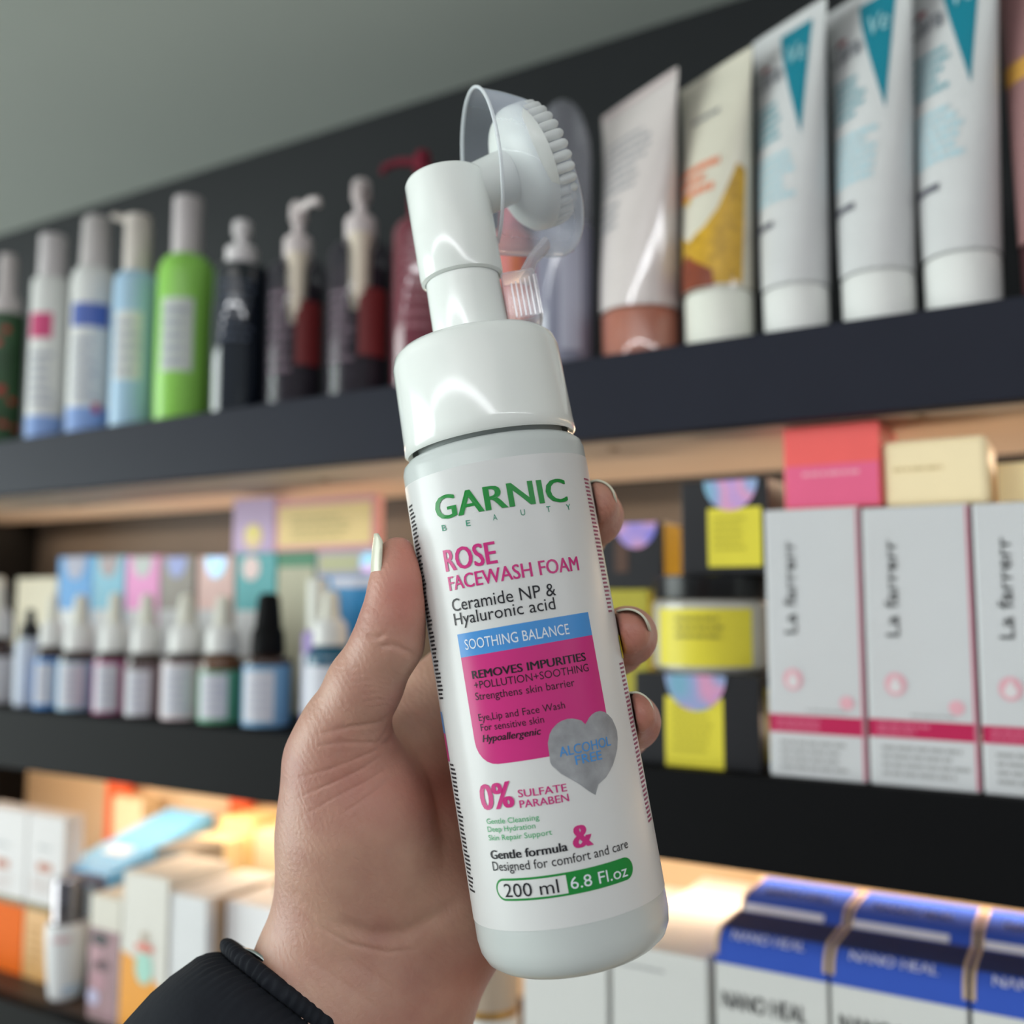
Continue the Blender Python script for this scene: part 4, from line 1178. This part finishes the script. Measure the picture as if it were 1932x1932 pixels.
lbp = shape_on(rect(xa_, xb_, za_, zb_), fs, YL, t, 'yellow_label', 1); words_on(xa_+.003, xb_-.008, zb_-.024, zb_-.004, plane_surf(-.022, .0007), M(190, 178, 50, .5), lbp, 5, 74)
cx, cz = f(1378, 904); disc(t, cx, h-.0005, .0150, .0165, plane_surf(-.022, .0009), HOLO, half=True, label='holographic half round seal')
t, wd, h, f, fs, O = carton('yellow_carton', 'yellow carton half hidden behind the bottle and fingers', 1130, 1226, 1112, zM, .566, .040, M(176, 166, 54, .45), px_top=1200)
zy = zM+h
t, wd, h, f, fs, O = carton('black_carton', 'small black carton with a yellow side on the yellow carton', 1120, 1250, 985, zy+.0003, .566, .034, BK, px_top=1210)
grid_on(-.014, .015, h*.03, h*.97, side_surf(wd/2), M(196, 160, 40, .45), t, 'side_label', nx=1, label='yellow side')
cx, cz = f(1200, 985); disc(t, cx, h-.0004, .014, .016, plane_surf(-.017, .0006), HOLO, half=True, label='holographic half round seal')
shape_on(rect(f(1160, 1000)[0], f(1185, 1000)[0], h*.25, h*.75), plane_surf(-.017, .0005), M(84, 58, 46, .5), t, 'brown_panel', 1)

# ---- lower shelf, right
WB = M(212, 212, 210, .4, var=.01, name='white_carton')
GW = 'plain white cartons on the lower shelf'
for a, b_, lb in ((988, 1149, 'plain white carton just below the bottle base'), (1158, 1342, 'plain white carton left of the blue topped cartons')):
    t, wd, h, f, fs, O = carton('white_carton', lb, a, b_, 1795, zL, .512, .150, WB, GW, bev=.0008)
    words_on(-wd*.4, wd*.1, h-.012, h-.009, fs, LG, t, 1, a)
GN = 'white cartons with royal blue tops'
NB = M(58, 88, 182, .7, spec=.06, name='royal_blue_print'); NB2 = M(52, 58, 92, .7, spec=.06, name='deep_blue_print'); GOLD = M(196, 170, 140, .4, name='beige_edge')
for row, (Yf_, dp) in enumerate(((.510, .040), (.553, .046))):
    for i, (a, b_) in enumerate(((1347, 1560), (1564, 1824), (1829, 2140))):
        zt_ = Zat(1452, 1772, .510)
        x0 = colX(a, .510, zt_); x1 = colX(b_, .510, zt_); h = zt_-zL + (.0 if row == 0 else .006)
        wd = x1-x0-.0008
        where = ('left', 'middle', 'right')[i]
        t = thing('blue_top_carton', '%s white carton with royal blue top, %s row of the three pairs' % (where, ('front', 'rear')[row]), 'box', ((x0+x1)/2, Yf_+dp/2, zL), 0, GN)
        hb_ = h-.016
        box('carton_body', -wd/2, wd/2, -dp/2, dp/2, 0, hb_, WB, t, bev=.0006)
        # rounded blue lid: extruded profile
        pf = [(-dp/2, hb_+.0001), (-dp/2, h-.012)]
        for k in range(1, 8):
            an = PI/2*k/7; pf.append((-dp/2+.012-.012*math.cos(an), h-.012+.012*math.sin(an)))
        pf += [(dp/2, h), (dp/2, hb_+.0001)]
        n = len(pf); V = [(-wd/2, y, z) for y, z in pf]+[(wd/2, y, z) for y, z in pf]
        Fc = [(k, (k+1) % n, n+(k+1) % n, n+k) for k in range(n)]+[tuple(range(n-1, -1, -1)), tuple(n+k for k in range(n))]
        lid = obj('blue_top', V, Fc, NB, t, angle=40)
        for sx_ in (-1, 1):
            V = []
            for y, z in pf[1:-1]:
                V += [(sx_*(wd/2-.0018), y-.0003, z+.0003), (sx_*(wd/2+.0000), y-.0003, z+.0003)]
            Fc = [(2*k, 2*k+1, 2*k+3, 2*k+2) for k in range(len(V)//2-1)]
            obj('edge_strip', V, Fc, GOLD, lid, smooth=False)
        def over(e, dp=dp, h=h):           # runs up the rounded shoulder and on along the flat top
            def f_(x, v):
                if v < .01885:
                    an = v/.012
                    return Vector((x, -dp/2+.012-(.012+e)*math.cos(an), h-.012+(.012+e)*math.sin(an)))
                return Vector((x, -dp/2+.012+(v-.01885), h+e))
            return f_
        LAV = M(206, 206, 230, .6, spec=.1)
        if row == 0:
            grid_on(-wd/2+.002, wd/2-.002, .0150, dp+.004, over(.0003), NB2, lid, 'top_band', nx=1, nz=8)
            text_on('NANO HEAL', over(.0007), -wd*.36, wd*.30, .0082, .0082, .0050, LAV, lid, .02)
        else:
            grid_on(-wd/2+.002, wd*.30, .0050, .0088, over(.0005), M(226, 222, 228, .6), lid, 'white_line', nx=1, nz=3)
            text_on('NANO HEAL', over(.0007), -wd*.34, wd*.32, .0215, .0215, .0105, LAV, lid, .02)
        if row == 0:
            zz = Zat(1450, 1918, .510)-zL
            text_on('NANO HEAL', plane_surf(-dp/2, .0004), -wd*.44, wd*.32, zz, zz, .0085, M(120, 122, 128, .5), t, .015)
# gold topped jar behind the wrist
X, Y, r = slot(868, 980, zL, .02)
t = thing('cream_jar', 'white jar with a gold and beige lid seen right of the wrist', 'jar', (X, Y, zL))
f = lambda py: Zat(925, py, Y)-zL
lathe('jar_body', cyl(r, 0, f(1905), .002), WB, t, seg=44); lathe('jar_band', [(r*.96, f(1905)), (r*.97, f(1890))], M(176, 130, 60, .3, metal=.6), t, seg=44)
lathe('lid', [(r*.97, f(1890)), (r*.97, f(1815)), (r*.93, f(1808)), (0, f(1808))], M(176, 158, 140, .25, coat=.4), t, seg=44)

# ---- lower shelf, left
YO = .538
GO = 'stacked cartons at the left end of the lower shelf'
ORG = M(228, 104, 22, .6, spec=.1); TAN = M(212, 160, 96, .45)
t, wd, h, f, fs, O = carton('carton', 'orange carton at the left edge of the lower shelf', -30, 39, 1702, zL, YO, .018, ORG, GO, px_top=5); zo = zL+h
t, wd, h, f, fs, O = carton('carton', 'tan carton right of the orange one', 41, 88, 1702, zL, YO, .018, TAN, GO, h=h); words_on(-wd*.3, wd*.3, h*.2, h*.8, fs, M(190, 140, 70, .5), t, 5, 80)
OL = M(110, 92, 30, .5)
for a, b_, lb in ((-42, 44, 'white carton with a rust stripe stacked on the orange carton'), (46, 116, 'white carton with a rust stripe stacked on the tan carton')):
    t, wd, h, f, fs, O = carton('carton', lb, a, b_, 1528, zo+.0003, YO, .018, M(208, 204, 204, .45), GO, px_top=30)
    cx, cz = f((a+b_)/2+ 3, 1628+ (b_-40)*.12)
    shape_on(rrect(cx-.010, cx+.010, cz-.0035, cz+.0035, .0015, 2), fs, M(176, 104, 76, .5), t, 'rust_mark', 2)
    words_on(-wd*.35, wd*.35, cz-.022, cz-.008, fs, M(200, 182, 178, .5), t, 3, a+90); words_on(-wd*.2, wd*.3, cz+.014, cz+.019, fs, M(165, 168, 170, .5), t, 1, a+91)
    grid_on(-wd/2+.001, wd/2-.001, .0005, .006, fs, OL, t, 'olive_band', nx=1)
# white flask with a chrome cap
X, Y, r = slot(80, 163, zL, .010)
t = thing('white_flask', 'white flask shaped bottle with a mirror chrome cap', 'bottle', (X, Y, zL))
f = lambda py: Zat(121, py, Y)-zL
hb_ = f(1736)
P = [(0, .0006)]+[(r*.78*math.sin(PI/2*k/5)**.7, .006-.006*math.cos(PI/2*k/5)) for k in range(1, 6)]+[(r*.9, hb_*.4), (r, hb_*.8), (r, hb_-.003), (r*.95, hb_), (0, hb_)]
lathe('body', P, M(218, 218, 220, .3), t, seg=40, angle=60)
a0 = facing_az(X, Y)
words_on(r*math.radians(a0-40), r*math.radians(a0+25), hb_*.80, hb_*.88, cyl_surf(r, .0006), M(206, 160, 165, .5), t, 1, 85, h=.7); words_on(r*math.radians(a0-10), r*math.radians(a0+40), hb_*.14, hb_*.26, cyl_surf(r*.92, .002), M(150, 190, 225, .5), t, 2, 86)
lathe('cap', [(r*.74, hb_+.0002), (r*.76, f(1660)), (r*.70, f(1653)), (0, f(1653))], M(150, 145, 150, .08, metal=1.0, name='chrome'), t, seg=40, label='mirror chrome cap')
# sky blue box lying tilted on a dark carton
YK = .5455
x0_ = colX(112, YK, zL+.05); x1_ = colX(199, YK, zL+.05); wk = x1_-x0_
zf = Zat(158, 1642, YK); hb2 = .012
t = thing('carton', 'dark carton under the tilted sky blue box', 'box', ((x0_+x1_)/2, YK+.0565, zL))
zk = zf-zL-hb2*math.cos(.25)-.0006
box('carton_body', -wk/2, wk/2, -.055, .055, 0, zk, M(60, 54, 58, .4), t)
t = thing('sky_blue_box', 'sky blue box tilted towards the front behind the chrome capped flask', 'box', ((x0_+x1_)/2, YK+.001, zL+zk+.0004))
t.rotation_euler.x = .25
box('carton_body', -wk/2, wk/2, 0, .118, 0, hb2, M(112, 178, 228, .45), t)
shape_on(rect(-wk*.49, wk*.49, .001, hb2*.95), lambda x, z: Vector((x, -.0003, z)), M(128, 116, 126, .5), t, 'front_strip', 1)
words_on(-wk*.25, wk*.38, .028, .046, top_surf(hb2, .0005), M(222, 232, 244, .5), t, 1, 87, h=.8)
t = thing('carton', 'cream carton holding up the rear of the sky blue box', 'box', ((x0_+x1_)/2, YK+.131, zL))
box('carton_body', -wk/2, wk/2, -.012, .012, 0, zk+.0275, M(226, 204, 168, .5), t)

# picture carton
t, wd, h, f, fs, O = carton('picture_carton', 'narrow carton with a dark and pink picture on its lower half', 163, 221, 1690, zL, .513, .03, M(204, 198, 186, .45), px_top=190)
shape_on(rect(-wd*.48, wd*.48, .001, f(190, 1752)[1]), fs, M(150, 116, 122, .5, var=.3, scale=60), t, 'picture_panel', 1)
for (x, y, rx, ry, c) in ((190, 1772, .010, .005, (48, 44, 48)), (182, 1800, .009, .008, (172, 132, 140)), (195, 1822, .009, .004, (96, 68, 76)), (186, 1850, .009, .007, (168, 124, 134)), (176, 1880, .007, .006, (176, 170, 200)), (180, 1915, .012, .005, (216, 132, 72))):
    cx, cz = f(x, y)
    if cz > .006: shape_on(oval(cx, cz, rx, ry, 14), plane_surf(-.015, .0006), M(*c, .5), t, 'picture_patch', 2)
t, wd, h, f, fs, O = carton('carton', 'cream white carton with orange lower panel and an aqua oval', 223, 309, 1648, zL, .513, .060, M(210, 206, 198, .45), px_top=262)
zo_ = f(262, 1800)[1]
shape_on([(-wd*.49, .001), (wd*.49, .001), (wd*.49, zo_*.55), (0, zo_*.9), (-wd*.49, zo_)], fs, M(226, 148, 26, .45), t, 'orange_panel', 2)
cx, cz = f(272, 1826); shape_on(oval(cx, cz, .0095, .012, 20), plane_surf(-.03, .0006), M(160, 205, 190, .5), t, 'aqua_oval', 2)
cx, cz = f(274, 1788); shape_on(oval(cx, cz, .0105, .0035, 16), plane_surf(-.03, .0009), M(214, 120, 104, .5), t, 'coral_patch', 2)
cx, cz = f(274, 1768); shape_on(oval(cx, cz, .005, .004, 12), plane_surf(-.03, .0006), M(176, 160, 144, .5), t, 'picture_patch', 2)
t, wd, h, f, fs, O = carton('carton', 'plain pale carton right of the aqua oval carton', 311, 382, 1688, zL, .515, .075, M(210, 210, 212, .45), px_top=345)
grid_on(-.03, .036, .001, h-.001, side_surf(wd/2), M(186, 160, 134, .5), t, 'side_panel', nx=1)
t, wd, h, f, fs, O = carton('carton', 'bright white carton just behind the sleeve cuff', 420, 520, 1706, zL, .530, .06, M(226, 224, 226, .4), px_top=470)
# rear cream cartons
GR = 'cream cartons at the back of the lower shelf'
CR = M(226, 206, 168, .5, name='cream_carton')
for a, b_, yt, Yr, lb, c in ((206, 262, 1505, .6935, 'cream carton behind the sky blue box', (226, 204, 168)), (296, 344, 1545, .655, 'pale carton with a round grey mark at the back', (224, 210, 188)), (342, 408, 1585, .612, 'cream carton with a small green patch at the back', (228, 210, 170)), (410, 470, 1545, .640, 'cream carton under the red tag at the back', (232, 208, 150)), (474, 540, 1570, .628, 'cream carton nearest the wrist at the back', (234, 214, 178))):
    t, wd, h, f, fs, O = carton('cream_carton', lb, a, b_, yt, zL, Yr, .024 if Yr > .66 else .045, M(*c, .5), GR)
    if a == 296: disc(t, 0, h-.016, .006, .006, plane_surf(-.0225, .0005), M(172, 156, 160, .5), 'round_mark')
    if a == 342: shape_on(rect(-.006, .006, h-.018, h-.006), fs, M(208, 218, 160, .5), t, 'green_patch', 1)
for a, b_, yt, lb, in ((192, 232, 1468, 'small red orange box behind the sky blue box'), (425, 462, 1500, 'small red orange box at the back near the wrist')):
    t, wd, h, f, fs, O = carton('small_box', lb, a, b_, yt, zL, .704, .010, M(226, 92, 40, .5)); 
X, Y, r = slot(512, 556, zL, .060)
t = thing('green_bottle', 'green glass bottle partly hidden by the wrist', 'bottle', (X, Y, zL))
f = lambda py: Zat(534, py, Y)-zL
lathe('body', bprof(r, f(1660), r*.7, .006), M(60, 110, 90, .15, coat=.4), t, seg=30); lathe('label', [(r+.0003, f(1760)), (r+.0003, f(1690))], M(196, 200, 196, .5), t, seg=30)
lathe('cap', cyl(r*.72, f(1660)-.0003, f(1592), .001), M(56, 170, 132, .3), t, seg=26)
t, wd, h, f, fs, O = carton('tube_carton', 'grey brown box lying behind the aqua oval carton', 285, 345, 1600, zL, .575, .04, M(132, 126, 118, .5))
